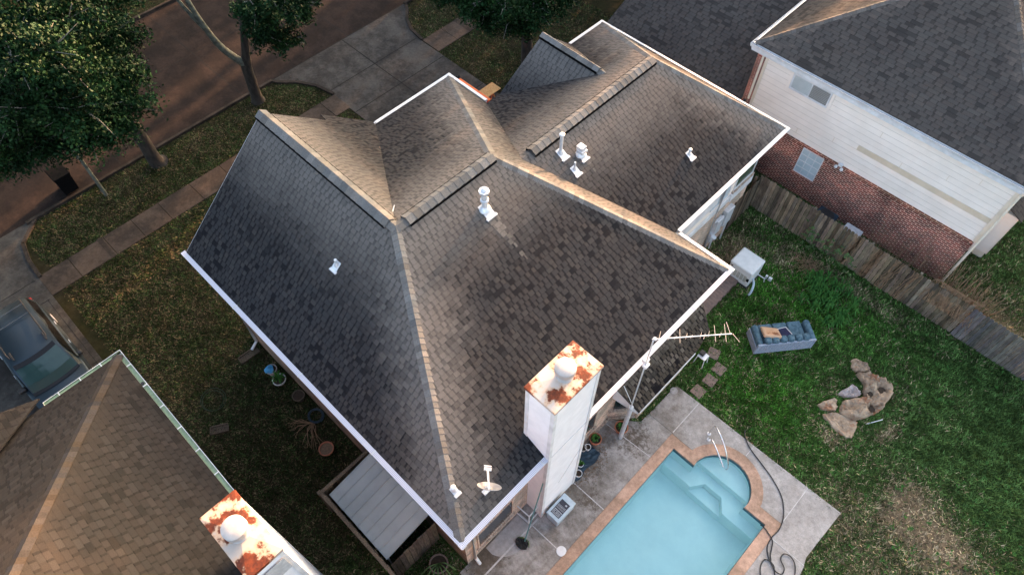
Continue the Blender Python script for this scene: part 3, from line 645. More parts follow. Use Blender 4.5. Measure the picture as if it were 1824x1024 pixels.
# main chimney
def chimney(parent, x0, x1, y0, y1, ztop, capm, long='y'):
    b = MB(); b.box((x0, y0, -.0), (x1, y1, ztop-.12))
    ch = b.build("chimney", 'chim', parent)
    t = MB(); w = .09; e = .018
    for x, y, sx, sy in ((x0, y0, 1, 1), (x1, y0, -1, 1), (x1, y1, -1, -1), (x0, y1, 1, -1)):
        t.box((min(x-e*sx, x+w*sx), min(y-e*sy, y), 0), (max(x-e*sx, x+w*sx), max(y-e*sy, y), ztop-.125)); t.box((min(x-e*sx, x), min(y, y+w*sy), 0), (max(x-e*sx, x), max(y, y+w*sy), ztop-.125))
    t.build("corner_trim", 'white', ch)
    c = MB(); o = .045; X0, X1, Y0, Y1 = x0-o, x1+o, y0-o, y1+o; zc = ztop-.02; cx, cy = (x0+x1)/2, (y0+y1)/2
    C = [(X0, Y0, zc), (X1, Y0, zc), (X1, Y1, zc), (X0, Y1, zc)]; A = (cx, cy, ztop+.05)
    for i in range(4): c.poly([C[i], C[(i+1) % 4], A])
    for i in range(4): p, q = C[i], C[(i+1) % 4]; c.poly([(p[0], p[1], zc-.1), (q[0], q[1], zc-.1), q, p])
    c.poly([(X0, Y1, zc-.1), (X1, Y1, zc-.1), (X1, Y0, zc-.1), (X0, Y0, zc-.1)])
    c.build("chimney_cap", capm, ch)
    f = MB(); f.lathe((cx, cy, ztop+.02), [(.21, 0), (.19, .03), (.165, .05), (.165, .20), (.215, .21), (.215, .24)], 28)
    f.lathe((cx, cy, ztop+.27), [(.235, 0), (.245, .01), (.245, .15), (.225, .165), (.10, .185), (.01, .19)], 28); f.build("flue", 'flue', ch, smooth=True)
    k = MB(); k.lathe((cx, cy, ztop+.25), [(.155, 0), (.155, .05)], 20); k.build("flue_screen", 'dark', ch)
    return ch
chimney(house, -4.42, -3.58, 5.06, 6.60, 8.3, 'rust')
b = MB(); b.bar((-3.575, 5.7, 2.0), (-3.575, 6.55, 3.3), .007, .007); b.build("cable", 'soffit', house)
# meter boxes and conduits on the wing's back wall
def box_thing(name, lab, cat, m, a, c, bevel=.01, group=None): o = MB().box(a, c).build(name, m, None, bevel=bevel); return tag(o, lab, cat, group)
b = MB(); b.box((-6.05, 17.6, 1.25), (-5.85, 18.1, 2.1)); b.build("electric_meter", 'galv', house, bevel=.02); b = MB(); b.box((-6.05, 17.1, 1.1), (-5.88, 17.5, 1.95)); b.build("electric_meter", 'galv', house, bevel=.02)
b = MB(); b.box((-6.05, 16.95, .8), (-5.9, 17.25, 1.3)); b.lathe((-5.85, 17.1, 1.05), [(.1, 0), (.1, .05)], 14); b.build("gas_meter", 'galv', house, smooth=True); b = MB(); b.tube([(-5.95, 17.3, 1.1), (-5.95, 17.3, .1)], .03, 8); b.build("conduit", 'galv', house, smooth=True)
b = MB(); b.tube([(-5.93, 18.05, 1.3), (-5.93, 18.05, .05)], .035, 8); b.build("conduit", 'galv', house, smooth=True); b = MB(); b.tube([(-5.95, 17.55, 1.9), (-5.95, 17.2, 2.1), (-5.95, 16.95, 2.)], .03, 8); b.build("conduit", 'galv', house, smooth=True)

# ---------------------------------------------------------------- right neighbour
nb = thing("neighbour_house", "two storey house with cream siding over red brick, at the right edge", "house")
nA = (-8.87, 22.22, 5.5); nBc = (1.85, 22.22, 5.5); nT = (-3.4, 28.0, 8.5); nAb = (-8.87, 38, 5.5); nBb = (1.85, 38, 5.5); nT2 = (-3.4, 38, 8.5)
b = MB(); plane(b, [nA, nBc, nT], nA, (1, 0, 0), (nA, nT), (nBc, nT)); plane(b, [nA, nT, nT2, nAb], nA, (0, 1, 0), (nT, nT2), (nA, nT)); plane(b, [nBc, nBb, nT2, nT], nBc, (0, 1, 0), (nT, nT2), (nBc, nT))
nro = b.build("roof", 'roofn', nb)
b = MB(); kc = (.10, .088, .08); caps(b, nA, nT, .12, drop=.055, col=kc); caps(b, nBc, nT, .12, drop=.055, col=kc); caps(b, nT, nT2, .12, drop=.055, col=kc); b.build("ridge_cap", 'cap', nro)
b = MB(); gutter(b, (-9.0, 22.1), (1.9, 22.1), (0, -1), 5.46, .11); b.build("gutter", ['white', 'guttergrey'], nb); b = MB(); gutter(b, (-9.0, 38), (-9.0, 22.1), (-1, 0), 5.46, .12); b.build("gutter", ['white', 'galv'], nb)
b = MB(); b.box((-8.9, 22.13, 5.2), (1.9, 22.16, 5.38)); b.box((-8.9, 22.16, 5.2), (1.85, 22.3, 5.22)); b.box((-8.95, 22.2, 5.2), (-8.9, 38, 5.38)); b.build("fascia", 'white', nb)
b = MB(); b.wall((-8.6, 22.22), (1.28, 22.22), 0, 2.38); b.cm = 1; b.wall((1.28, 22.22), (1.28, 38), 0, 2.38); b.wall((-8.6, 38), (-8.6, 22.22), 0, 5.3); b.cm = 0
b.wall((-8.62, 22.225), (-8.28, 22.225), 2.38, 5.2); b.build("brick_wall", ['brickred', 'brickred'], nb)
b = MB(); n = 0
x = -8.6
while x < 1.26: b.box((x+.006, 22.205, 2.38), (min(x+.07, 1.28), 22.26, 2.5)); x += .076
b.build("soldier_course", 'brickred', nb)
bd = MB(); zz = 2.5; rows = []
while zz < 5.2: rows.append(zz); zz += .2405
for i, z in enumerate(rows):
    z1 = min(z+.2405, 5.22)
    if i == 4: continue
    bd.poly([(-8.28, 22.262, z), (1.3, 22.262, z), (1.3, 22.285, z1+.01), (-8.28, 22.285, z1+.01)]); bd.poly([(-8.28, 22.285, z), (1.3, 22.285, z), (1.3, 22.262, z), (-8.28, 22.262, z)])
    bd.poly([(1.3, 22.285, z), (1.3, 38, z), (1.3, 38, z1), (1.3, 22.285, z1)])
z = rows[4]; z1 = z+.2405; bd.poly([(-8.28, 22.262, z), (-3.8, 22.262, z), (-3.8, 22.285, z1+.01), (-8.28, 22.285, z1+.01)]); bd.build("siding", 'cream', nb)
b = MB(); b.poly([(-3.8, 22.262, z), (1.3, 22.262, z), (1.3, 22.285, z1+.01), (-3.8, 22.285, z1+.01)]); b.build("beige_board", 'beigeboard', nb)
b = MB()
for z in rows[1:]: b.poly([(-8.17, 22.2595, z-.009), (1.2, 22.2595, z-.009), (1.2, 22.2595, z+.008), (-8.17, 22.2595, z+.008)])
b.build("lap_line", 'laps', nb)
b = MB()
for x, k, zb_ in ((-6.1, 1, .01), (-2.2, 5, .01), (-4.7, 3, .01), (-.7, 7, .01), (.2, 9, .01), (-3.3, 8, .01)): b.bar((x, 22.26, rows[k]+.01), (x, 22.27, rows[k]+.235), .012, .012)
b.build("board_joint", 'beigeboard', nb)
b = MB(); b.box((-8.3, 22.235, 2.4), (-8.17, 22.262, 5.2)); b.build("corner_board", 'creamtrim', nb); b = MB(); b.box((1.2, 22.235, 2.5), (1.31, 22.262, 5.2)); b.box((1.31, 22.235, 2.5), (1.325, 22.42, 5.2)); b.build("corner_board", 'creamtrim', nb)
b = MB(); b.tube([(1.42, 22.12, 5.35), (1.36, 22.17, 5.1), (1.36, 22.17, .2)], .05, 6); b.build("downspout", 'creamtrim', nb); b = MB(); b.tube([(-8.38, 22.2, 5.3), (-8.38, 22.2, 3.1)], .045, 6); b.build("downspout", 'creamtrim', nb)
w = window(22.262, -7.05, -5.46, 4.42, 5.12, axis='y', sgn=-1, glass='blind', cols=2, parent=nb, sill=False, fw=.06)
g = MB(); g.box((-6.24, 22.245, 4.48), (-5.52, 22.254, 5.06)); g.build("shaded_pane", 'blindd', w)
b = MB()
for k in range(9): b.box((-7.0, 22.238, 4.5+k*.065), (-5.5, 22.243, 4.507+k*.065))
b.build("blind_slat", 'galv', w)
b = MB()
for a, c in (((-7.17, 22.25, 4.28), (-5.34, 22.278, 4.41)), ((-7.17, 22.25, 4.41), (-7.06, 22.278, 5.2)), ((-5.45, 22.25, 4.41), (-5.34, 22.278, 5.2))): b.box(a, c)
for v in range(len(b.v)): b.v[v] = (b.v[v][0], b.v[v][1]-.022, b.v[v][2])
b.build("window_trim", 'cream', w)
window(22.22, -5.55, -4.64, 1.1, 2.37, axis='y', sgn=-1, glass='pane', cols=3, rows=4, parent=nb, fw=.035, sillm='brickred')
# garage wing roof (lower) of the right neighbour
b = MB(); ga, gb_ = (-15.6, 22.0, 2.95), (-8.62, 22.0, 2.95); gs = .5
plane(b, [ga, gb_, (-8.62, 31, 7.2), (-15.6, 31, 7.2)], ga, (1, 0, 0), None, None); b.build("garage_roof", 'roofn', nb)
b = MB(); b.wall((-15.3, 22.4), (-8.6, 22.4), 0, 2.95); b.wall((-15.3, 38), (-15.3, 22.4), 0, 3.0); b.build("garage_wall", 'brickred', nb)
b = MB(); b.box((-15.66, 21.9, 2.80), (-8.62, 22.0, 2.93)); b.build("gutter", 'white', nb)
# rear bump-out on the far side
b = MB(); b.box((1.33, 24.4, .35), (1.98, 27.5, 2.5)); bb = b.build("side_bay", 'cream', nb)
b = MB(); plane(b, [(1.3, 24.2, 3.0), (2.1, 24.2, 2.6), (2.1, 27.7, 2.6), (1.3, 27.7, 3.0)], (2.1, 24.2, 2.6), (0, 1, 0)); b.build("bay_roof", 'roofn', nb)
b = MB(); b.box((1.98, 24.38, .35), (2.0, 24.5, 2.5)); b.box((1.36, 24.45, 0), (1.95, 27.4, .35)); b.build("bay_base", 'creamtrim', nb)
cl = MB(); cl.box((-4.08, 22.12, 2.5), (-3.92, 22.24, 2.6)); cl.lathe((-4.12, 22.1, 2.42), [(.02, .1), (.06, .06), (.07, 0)], 10); cl.lathe((-3.88, 22.1, 2.42), [(.02, .1), (.06, .06), (.07, 0)], 10); cl.build("floodlight", 'white', nb, smooth=True)
b = MB(); b.box((-8.5, 22.05, 2.9), (-8.4, 22.15, 3.05)); b.build("security_camera", 'dark', nb, bevel=.02)

# ---------------------------------------------------------------- left neighbour
lb = thing("neighbour_house", "house under brown shingles with a mossy gutter, at the bottom left corner", "house")
lA = (-14.1, -1.03, 5.2); lT = (-8.1, -5.3, 8.45); lE = (8, -1.03, 5.2); lT2 = (8, -5.3, 8.45); lV = (-14.1, -3.15, 5.2)
b = MB(); plane(b, [lA, lE, lT2, lT], lA, (1, 0, 0), (lT, lT2), (lA, lT)); plane(b, [lA, lT, (-8.1, -9.5, 8.45), (-14.1, -9.5, 5.2)], lA, (0, 1, 0), None, (lA, lT))
b.cm = 0; plane(b, [(-14.39, -3.12, 5.215), (-10.2, -7.6, 7.45), (-14.39, -7.6, 7.45)], (-14.39, -3.12, 5.215), (1, 0, 0), None, None)
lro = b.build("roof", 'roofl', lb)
b = MB(); caps(b, lA, lT, .15, drop=.065, col=(.043, .034, .029)); caps(b, lT, lT2, .15, drop=.065, col=(.043, .034, .029)); b.build("ridge_cap", 'cap', lro)
b = MB(); gutter(b, (8, -.9), (-14.22, -.9), (0, 1), 5.2, .13); gutter(b, (-14.22, -.9), (-14.22, -3.12), (-1, 0), 5.2, .13); b.build("gutter", ['white', 'gutgreen'], lb)
b = MB(); x = -13.6
while x < -4: MB().box((x-.012, -1.03, 5.19), (x+.012, -.9, 5.205)).build("gutter_strap", 'white', lb); x += .86
for y in (-1.5, -2.1, -2.7): MB().box((-14.22, y-.012, 5.19), (-14.09, y+.012, 5.205)).build("gutter_strap", 'white', lb)
MB().lathe((-12.85, -.99, 5.16), [(.05, 0), (.05, .03)], 10).build("gutter_outlet", 'dark', lb)
b = MB(); b.wall((8, -1.45), (-13.7, -1.45), 0, 5.1); b.wall((-13.7, -1.45), (-13.7, -9), 0, 5.1); b.build("wall", 'brickred', lb)
b = MB(); b.box((-14.05, -1.45, 5.0), (8, -1.06, 5.03)); b.build("soffit", 'soffit', lb)
chimney(lb, -7.05, -5.48, -1.50, -.77, 8.3, 'rust2')
b = MB()
b.box((-5.43, -1.42, 7.2), (-5.425, -.84, 7.9)); b.build("access_panel", 'galv', lb)

# ---------------------------------------------------------------- pool, deck
cx0, cy0, ri, ro_ = -.15, 9.82, 1.0, 1.37
PB = 0.4
inner = [(-1.95, PB), (-1.95, 9.77)]+[(-1.12, 9.77)]+arc(cx0, cy0, ri, 172, 8, 18)+[(.82, 9.77)]+[(1.6, 9.77), (1.6, PB)]
outer = [(-2.31, PB-.35), (-2.31, 10.13)]+[(-1.48, 10.13)]+arc(cx0, cy0, ro_, 163, 17, 18)+[(1.16, 10.13)]+[(1.96, 10.13), (1.96, PB-.35)]
pool = thing("swimming_pool", "pale blue pool with pink stone coping and rounded entry bay", "swimming pool", loc=(0, 0, 0))
b = MB(); n = len(inner)
for i in range(n-1):
    p, q, P_, Q_ = inner[i], inner[i+1], outer[i], outer[i+1]
    b.poly([(*P_, .075), (*Q_, .075), (*q, .075), (*p, .075)]); b.poly([(*p, .075), (*q, .075), (*q, -.02), (*p, -.02)]); b.poly([(*Q_, .075), (*P_, .075), (*P_, 0), (*Q_, 0)])
b.build("coping", 'cope', pool, bevel=.012)
b = MB()
for i in range(n-1):
    p, q = inner[i], inner[i+1]; b.poly([(*p, -.02), (*q, -.02), (*q, -1.35), (*p, -1.35)])
b.poly([(*p, -1.35) for p in reversed(inner)]); b.build("basin", 'plaster', pool)
b = MB(); ins = [(x*.998+cx0*.002, y-.004) for x, y in inner]
for i in range(n-1):
    p, q = ins[i], ins[i+1]; b.poly([(*p, .0), (*q, .0), (*q, -.15), (*p, -.15)])
b.build("tile_band", 'tile', pool)
bay_ = [(-1.13, 10.12)]+[p for p in arc(cx0, cy0, ri-.005, 162, 18, 16)]+[(.8, 10.12)]
b = MB(); b.prism(list(reversed(bay_)), -.62, -.30)
s2 = [(-1.945, 9.38), (-.83, 9.38), (-.52, 9.80), (.13, 9.80), (.44, 9.38), (1.595, 9.38), (1.595, 9.765), (.82, 9.765)]+arc(cx0, cy0, ri-.006, 4, 176, 14)+[(-1.12, 9.765), (-1.945, 9.765)]
b.prism(s2, -.95, -.62); b.prism([(-.83, 9.36), (.44, 9.36), (.13, 9.79), (-.52, 9.79)], -1.349, -.95); b.build("steps", 'plaster', pool)
b = MB(); pr = [(-1.945, 9.38), (-.83, 9.38), (-.83, 9.36), (.44, 9.36), (.44, 9.38), (1.595, 9.38), (1.595, 9.5), (-1.945, 9.5)]
b.prism([(-1.945, 9.385), (1.595, 9.385), (1.595, 9.76), (-1.945, 9.76)], -1.349, -.952); b.build("step_base", 'plaster', pool)
b = MB(); b.poly([(*p, -.06) for p in reversed(inner)]); struct(b.build("water", 'water'))
for y in (9.64,): pass
# deck panels around the pool
DZ = .06
deck = MB()
def slab(pts): deck.prism(pts, -.05, DZ)
oc = outer
slab([(-4.2, 2.15), (-2.315, 2.15), (-2.315, 4.7), (-4.2, 4.66)]); slab([(-4.2, 4.675), (-2.315, 4.715), (-2.315, 6.6), (-4.2, 6.57)])
slab([(-4.2, 6.585), (-2.315, 6.615), (-2.315, 8.98), (-4.2, 8.86)]); slab([(-4.2, 8.875), (-2.315, 8.995), (-2.315, 10.16), (-3.3, 10.16), (-3.32, 9.75), (-3.6, 9.5), (-4.2, 8.98)])
slab([(-3.3, 10.17), (-2.315, 10.17), (-2.32, 11.68), (-3.27, 11.66)])
ring = [p for p in oc[2:23]]
a1 = [p for p in ring if p[0] < -.02]; 
slab([(-2.305, 10.145), (-1.49, 10.145)]+a1[1:]+[(-.1, 11.2), (-.1, 11.7), (-2.305, 11.68)])
a2 = [p for p in ring if p[0] > -.02]
slab([(-.09, 11.2)]+a2+[(1.16, 10.145), (1.92, 10.145), (1.93, 11.72), (-.09, 11.7)])
slab([(1.965, 9.56), (3.1, 9.56), (3.03, 9.8), (3.1, 11.74), (1.94, 11.72), (1.94, 10.15), (1.965, 10.13)])
slab([(1.965, -1), (3.6, -1), (3.25, 8.6), (3.12, 9.545), (1.965, 9.545)]); slab([(-3.95, -2), (-2.315, -2), (-2.315, 2.135), (-3.95, 2.135)])
struct(deck.build("pool_deck", 'deck', bevel=.012))
b = MB()
for p, q, w_ in (((-4.15, 4.667), (-2.32, 4.707), .03), ((-4.15, 6.58), (-2.32, 6.607), .03), ((-4.1, 8.867), (-2.32, 8.987), .025), ((-2.31, 10.2), (-2.312, 11.67), .03), ((-.095, 11.21), (-.095, 11.69), .018), ((1.935, 10.2), (1.935, 11.7), .022), ((1.97, 9.552), (3.1, 9.552), .022), ((-3.61, 2.2), (-3.61, 4.96), .05)):
    b.bar((*p, DZ+.002), (*q, DZ+.002), w_, .008)
struct(b.build("deck_joints", 'joint'))
b = MB(); b.prism([(-4.15, 3.2)]+arc(-4.15, 3.95, .8, -70, 55, 12)+[(-4.15, 4.6)], DZ-.01, DZ+.004); struct(b.build("deck_patch", 'patch'))
b = MB(); b.lathe((-3.21, 11.44, DZ), [(.13, 0), (.13, .008), (.02, .01)], 20); struct(b.build("deck_round_patch", 'patch'))
tag(MB().lathe((-2.43, 4.74, DZ), [(.155, 0), (.155, .012), (.14, .016), (.02, .016)], 26).build("skimmer_lid", 'white', None, smooth=True), "round white skimmer lid set in the deck beside the pool", "skimmer lid")
b = MB(); rl = [(-1.42, 11.0, .08), (-1.42, 11.0, .2), (-1.40, 10.95, .72), (-1.36, 10.87, .86), (-1.22, 10.82, .88), (-.6, 10.74, .74), (-.3, 10.62, .2), (-.28, 10.56, -.15), (-.36, 10.47, -.22), (-.46, 10.50, -.1), (-.66, 10.58, .2), (-1.0, 10.72, .33), (-1.24, 10.82, .28), (-1.31, 10.83, .08)]
rl = [(-1.42, 11.0, .08), (-1.42, 11.0, .5), (-1.40, 10.98, .80), (-1.33, 10.94, .90), (-1.15, 10.86, .90), (-.75, 10.70, .68), (-.45, 10.58, .32), (-.26, 10.50, -.02), (-.28, 10.44, -.1), (-.38, 10.42, -.08), (-.70, 10.56, .12), (-1.05, 10.72, .26), (-1.24, 10.81, .28), (-1.31, 10.83, .22), (-1.31, 10.83, .08)]
b.tube(rl, .027, 10); hr = b.build("handrail", 'steel', pool, smooth=True, sub=1)
b = MB(); b.lathe((-1.42, 11.0, DZ), [(.07, 0), (.065, .02), (.03, .03)], 16); b.lathe((-1.31, 10.83, DZ), [(.07, 0), (.065, .02), (.03, .03)], 16); b.build("escutcheon", 'white', hr, smooth=True)
# hose
def smoothline(P, n=8):
    P = [Vector((*p, 0)) if len(p) == 2 else Vector(p) for p in P]; out = []
    for i in range(len(P)-1):
        a, b_, c, d = P[max(i-1, 0)], P[i], P[i+1], P[min(i+2, len(P)-1)]
        for k in range(n):
            t = k/n; out.append(.5*((2*b_)+(-a+c)*t+(2*a-5*b_+4*c-d)*t*t+(-a+3*b_-3*c+d)*t**3))
    return out+[P[-1]]
h1 = [(-.62, 11.95), (-.5, 11.75), (-.14, 11.52), (.45, 11.33), (.97, 11.15), (1.5, 10.85), (1.85, 10.4), (1.98, 9.95), (1.95, 9.6), (2.0, 9.25), (2.2, 9.0), (2.36, 8.93), (2.5, 8.85), (2.75, 8.4), (2.7, 7.6)]
b = MB(); b.tube([(p.x, p.y, DZ+.025) for p in smoothline(h1)], .018, 6)
h2 = [(1.5, 9.7, -.04), (1.62, 9.66, .09), (1.8, 9.6, .10), (2.02, 9.5, .09), (2.12, 9.3, .09), (2.2, 9.1, .09), (2.3, 8.95, .09), (2.15, 8.85, .09), (2.2, 8.55, .09), (2.5, 8.2, .09), (2.9, 7.9, .09)]
b.tube(smoothline(h2), .018, 6)
h3 = [(2.3, 8.93), (2.55, 8.8), (2.75, 8.85), (2.72, 9.05), (2.5, 9.2), (2.48, 9.4), (2.66, 9.48), (2.88, 9.38), (3.05, 9.1), (3.2, 8.6)]
b.tube([(p.x, p.y, DZ+.04) for p in smoothline(h3)], .018, 6)
tag(b.build("hose", 'hose', None, smooth=True), "long black hose looped in tangles on the pale pool deck", "hose")
# pavers
for x, y, r, lb_ in ((-3.08, 13.62, .25, "square brown paver farthest from the pool deck, under the antenna tip"), (-2.58, 13.24, .02, "second square paver from the house corner, in the path through the grass"), (-2.55, 12.65, .06, "third square paver in the grass path, one short of the deck"), (-2.60, 12.02, -.05, "square brown paver nearest the pool deck edge")):
    tag(MB().box((-.21, -.21, 0), (.21, .21, .06), r, (x, y, 0)).build("paver", 'paver', None, bevel=.015), lb_, "paver", "square pavers in a row in the grass")

# ---------------------------------------------------------------- fences
def picket_run(name, p, q, h, m, parent, w=.14, jit=.03, th=.02, dogear=True, base=0.):
    p, q = Vector(p), Vector(q); L = (q-p).length; d = (q-p).normalized(); nrm = Vector((-d.y, d.x)); b = MB(); t = 0; wc = WOOD[m]
    while t < L-.01:
        k_ = rnd.choice([.42, .62, .8, .95, 1.05, 1.2] if m != 'fence2' else [.7, .8, .9, 1., 1.1]); cc = (wc[0]*k_*rnd.uniform(.94, 1.08), wc[1]*k_, wc[2]*k_*rnd.uniform(.9, 1.1)); ww = w*rnd.uniform(.9, 1.05); hh = h+rnd.uniform(-jit, jit); o = nrm*rnd.uniform(-.008, .012); a = p+d*(t+.006)+o+nrm*rnd.uniform(-.006, .012); e = p+d*min(t+ww-.004, L)+o
        n = len(b.v); tt = nrm*th; k = .035 if dogear else 0
        pr = [(a, base), (e, base), (e, hh-k), (e-d*k, hh), (a+d*k, hh), (a, hh-k)]
        b.v += [(v.x, v.y, z) for v, z in pr]+[((v+tt).x, (v+tt).y, z) for v, z in pr]
        b.face([n+i for i in range(6)], None, None, cc); b.face([n+11-i for i in range(6)], None, None, cc)
        for i in range(6): j = (i+1) % 6; b.face([n+j, n+i, n+6+i, n+6+j], None, None, cc)
        t += ww+.003
    return b.build(name, 'wood', parent)
fr = thing("wooden_fence", "weathered picket fence between the green backyard and the red brick house", "fence")
xs = [-6.1, -3.7, -1.3, .6, 2.55]
for i in range(4): picket_run("fence_panel", (xs[i], 20.36), (xs[i+1], 20.36+(.02 if i % 2 else -.02)), 1.80-.02*i, 'fence', fr)
picket_run("fence_panel", (2.62, 20.34), (5.2, 20.33), 1.72, 'fence2', fr); picket_run("fence_panel", (5.22, 20.33), (9.5, 20.32), 1.74, 'fence2', fr)
for x in xs[1:]+[5.2]: MB().box((x-.045, 20.40, 0), (x+.045, 20.49, 1.75)).build("fence_post", 'fence', fr)
for z in (.4, 1.0, 1.5): MB().box((-6.1, 20.385, z), (9.5, 20.42, z+.09)).build("fence_rail", 'fence', fr)
sg = thing("side_fence", "short mossy fence closing the gap between the house wall and the picket fence", "fence")
picket_run("fence_panel", (-6.02, 18.5), (-6.02, 20.3), 1.75, 'fenced', sg); MB().box((-6.2, 20.0, 0), (-6.1, 20.1, 1.9)).build("fence_post", 'fenced', sg)
MB().bar((-6.6, 20.3, 1.85), (-7.4, 21.6, 1.95), .12, .09).build("top_rail", 'fenced', sg); picket_run("fence_panel", (-6.6, 20.4), (-7.5, 22.0), 1.75, 'fenced', sg)
lf = thing("side_yard_fence", "low brown fence around the metal lean-to on the left side of the house", "fence")
picket_run("fence_panel", (-8.42, .7), (-3.95, .7), 1.8, 'fenced', lf, dogear=False); picket_run("fence_panel", (-8.42, 2.44), (-8.42, .72), 1.8, 'fenced', lf, dogear=False)
picket_run("fence_panel", (-3.9, .68), (2, .66), 1.8, 'fenced', lf, dogear=False)
picket_run("fence_panel", (-5.42, 2.42), (-5.42, .78), 1.72, 'fenced', lf, dogear=False, w=.17)
b = MB(); b.box((-8.47, .60, 1.78), (-3.9, .70, 1.83)); b.box((-8.47, .7, 1.78), (-8.37, 2.44, 1.83)); b.box((-8.5, .57, 0), (-8.38, .69, 1.86)); b.build("fence_rail", 'fenced', lf)
b = MB(); ln = [-8.25+i*.325 for i in range(9)]
for i in range(8):
    x0, x1 = ln[i], ln[i+1]; b.poly([(x0, .8, 1.62), (x1, .8, 1.62), (x1, 2.48, 1.95), (x0, 2.48, 1.95)]); b.box((x0-.012, .8, 1.0), (x0+.012, .801, 1.01)) if False else None
    b.bar((x0, .8, 1.635), (x0, 2.48, 1.965), .022, .03)
b.bar((ln[8], .8, 1.62), (ln[8], 2.48, 1.95), .03, .05)
for i in range(4): b.box((ln[0]+i*.86, .84, 0), (ln[0]+i*.86+.04, .88, 1.6))
tag(b.build("lean_to", 'tin', None), "lean-to roof of grey green metal sheets against the left wall", "lean-to")

# ---------------------------------------------------------------- deck of planks by the wing
b = MB(); y = 12.9
while y < 16.7: b.box((-6.0, y, .0), (-4.22+rnd.uniform(-.02, .02), y+.13, .14)); y += .14
tag(b.build("wooden_deck", 'paver', None), "low brown plank deck behind the back corner of the house", "deck")

# ---------------------------------------------------------------- antenna mast
an = thing("tv_antenna", "tall television antenna on a mast standing at the back eave", "antenna")
b = MB(); b.tube([(-3.47, 8.83, .06), (-3.42, 8.74, 2.75)], .075, 10); b.build("post", 'galv', an, smooth=True)
b = MB(); b.tube([(-3.42, 8.72, 2.6), (-3.46, 8.78, 5.4), (-3.5, 8.85, 6.6)], .022, 8); b.build("mast", 'galv', an, smooth=True)
MB().box((-3.62, 8.82, 5.35), (-3.46, 8.98, 5.5)).build("junction_box", 'white', an, bevel=.01); b = MB(); b.box((-3.52, 8.72, 5.32), (-3.38, 8.9, 5.42)); b.build("rotor", 'white', an, bevel=.01)
A0, A1 = Vector((-3.55, 8.86, 6.62)), Vector((-2.18, 10.46, 6.58)); ad = (A1-A0).normalized(); asd = Vector((-ad.y, ad.x, 0))
b = MB(); b.bar(A0, A1, .022, .022); b.build("boom", 'galv', an)
b = MB(); b.lathe((-3.5, 8.92, 6.6), [(.03, 0), (.06, .03), (.03, .08)], 10); b.build("preamp", 'white', an)
for t, l0, l1 in ((.12, .22, -.02), (.36, .24, .16), (.44, .1, .06), (.62, .10, .06), (.66, .06, .1), (.72, .12, .05), (.80, .28, .2), (.86, .05, .08), (.93, .3, .22), (.97, .36, .0), (.97, .0, .26), (.22, .05, .05), (.3, .05, .05), (.5, .05, .05)):
    c = A0+(A1-A0)*t; k = ad*.06 if t < .95 else ad*(.02 if l0 else .2)
    MB().bar(c+asd*l0+k*.4, c-asd*l1-(k if t < .95 else -k), .011, .011).build("element", 'copper', an)
MB().bar((-3.42, 8.72, 3.0), (-3.9, 8.85, 3.35), .015, .015).build("brace", 'galv', an)
# satellite dish
sd = thing("satellite_dish", "grey satellite dish with white arm on the dark back roof", "satellite dish", loc=(-4.28, 3.42, 5.52))
b = MB(); n = 28; dirn = Vector((-.43, .62, .56)).normalized(); rt = Vector((.717, .697, 0)); rt = (rt-dirn*rt.dot(dirn)).normalized(); upv = dirn.cross(rt)
o0 = Vector((.28, -.02, .42)); rings = [(.0, -.05), (.15, -.035), (.27, 0), (.275, .004)]
base = []
for r, dpt in rings:
    for k in range(n):
        t = 2*math.pi*k/n; b.v.append(tuple(o0+rt*r*1.08*math.cos(t)+upv*r*.98*math.sin(t)+dirn*dpt))
for i in range(3):
    for k in range(n): b.face((i*n+k, i*n+(k+1) % n, (i+1)*n+(k+1) % n, (i+1)*n+k))
o = b.build("reflector", 'flue', sd, smooth=True); sm = o.modifiers.new("solid", 'SOLIDIFY'); sm.thickness = .012
tipp = o0+Vector((-.33, .27, -.02))
b = MB(); b.bar(o0-upv*.22, tipp, .045, .045); b.build("arm", 'white', sd); b = MB(); b.bar(tipp-rt*.09, tipp+rt*.09, .07, .07); b.bar(tipp-rt*.09+Vector((-.05, .05, .02)), tipp+rt*.09+Vector((-.05, .05, .02)), .03, .03); b.build("receiver", 'white', sd, bevel=.008)
b = MB(); b.tube([(.12, -.02, -.12), (.15, -.05, .2), tuple(o0-dirn*.06)], .025, 8); b.box((.0, -.14, -.12), (.24, .1, -.08)); b.bar(tuple(o0-dirn*.05-rt*.1), tuple(o0-dirn*.05+rt*.05), .08, .06); b.build("mount", 'white', sd)

# ---------------------------------------------------------------- generator
g = thing("standby_generator", "pale grey generator cabinet standing in the grass by the fence", "generator", loc=(-4.31, 17.22, 0))
MB().box((-.47, -.42, .05), (.47, .45, .86), tp=(1., 1.)).build("cabinet", 'beige', g, bevel=.05)
MB().box((-.5, -.46, .85), (.49, .47, .95), tp=(.95, .95)).build("lid", 'beige', g, bevel=.045)
MB().box((-.5, -.46, 0), (.5, .48, .07)).build("base", 'dark', g, bevel=.01)
for i in range(5):
    b = MB()
    for k in range(7): b.box((-.36+i*.145, -.435, .28+k*.05), (-.25+i*.145, -.42, .30+k*.05+.012))
    b.build("vent_louvre", 'beiged', g)
MB().box((.34, -.43, .38), (.44, -.415, .55)).build("outlet", 'black', g); MB().box((-.42, -.43, .70), (-.33, -.42, .76)).build("badge", 'dark', g)
MB().tube(smoothline([(.45, -.1, .35), (.62, -.28, .35), (.72, -.5, .2), (.72, -.62, .03)]), .045, 8).build("exhaust_hose", 'blueplastic', g, smooth=True)
b = MB(); b.tube([(.47, .3, .2), (.75, .35, .15), (.8, .3, .02)], .02, 6); b.box((.85, .45, .05), (.98, .55, .2)); b.box((.72, .45, .02), (.8, .52, .22)); b.build("gas_fitting", 'galv', g)

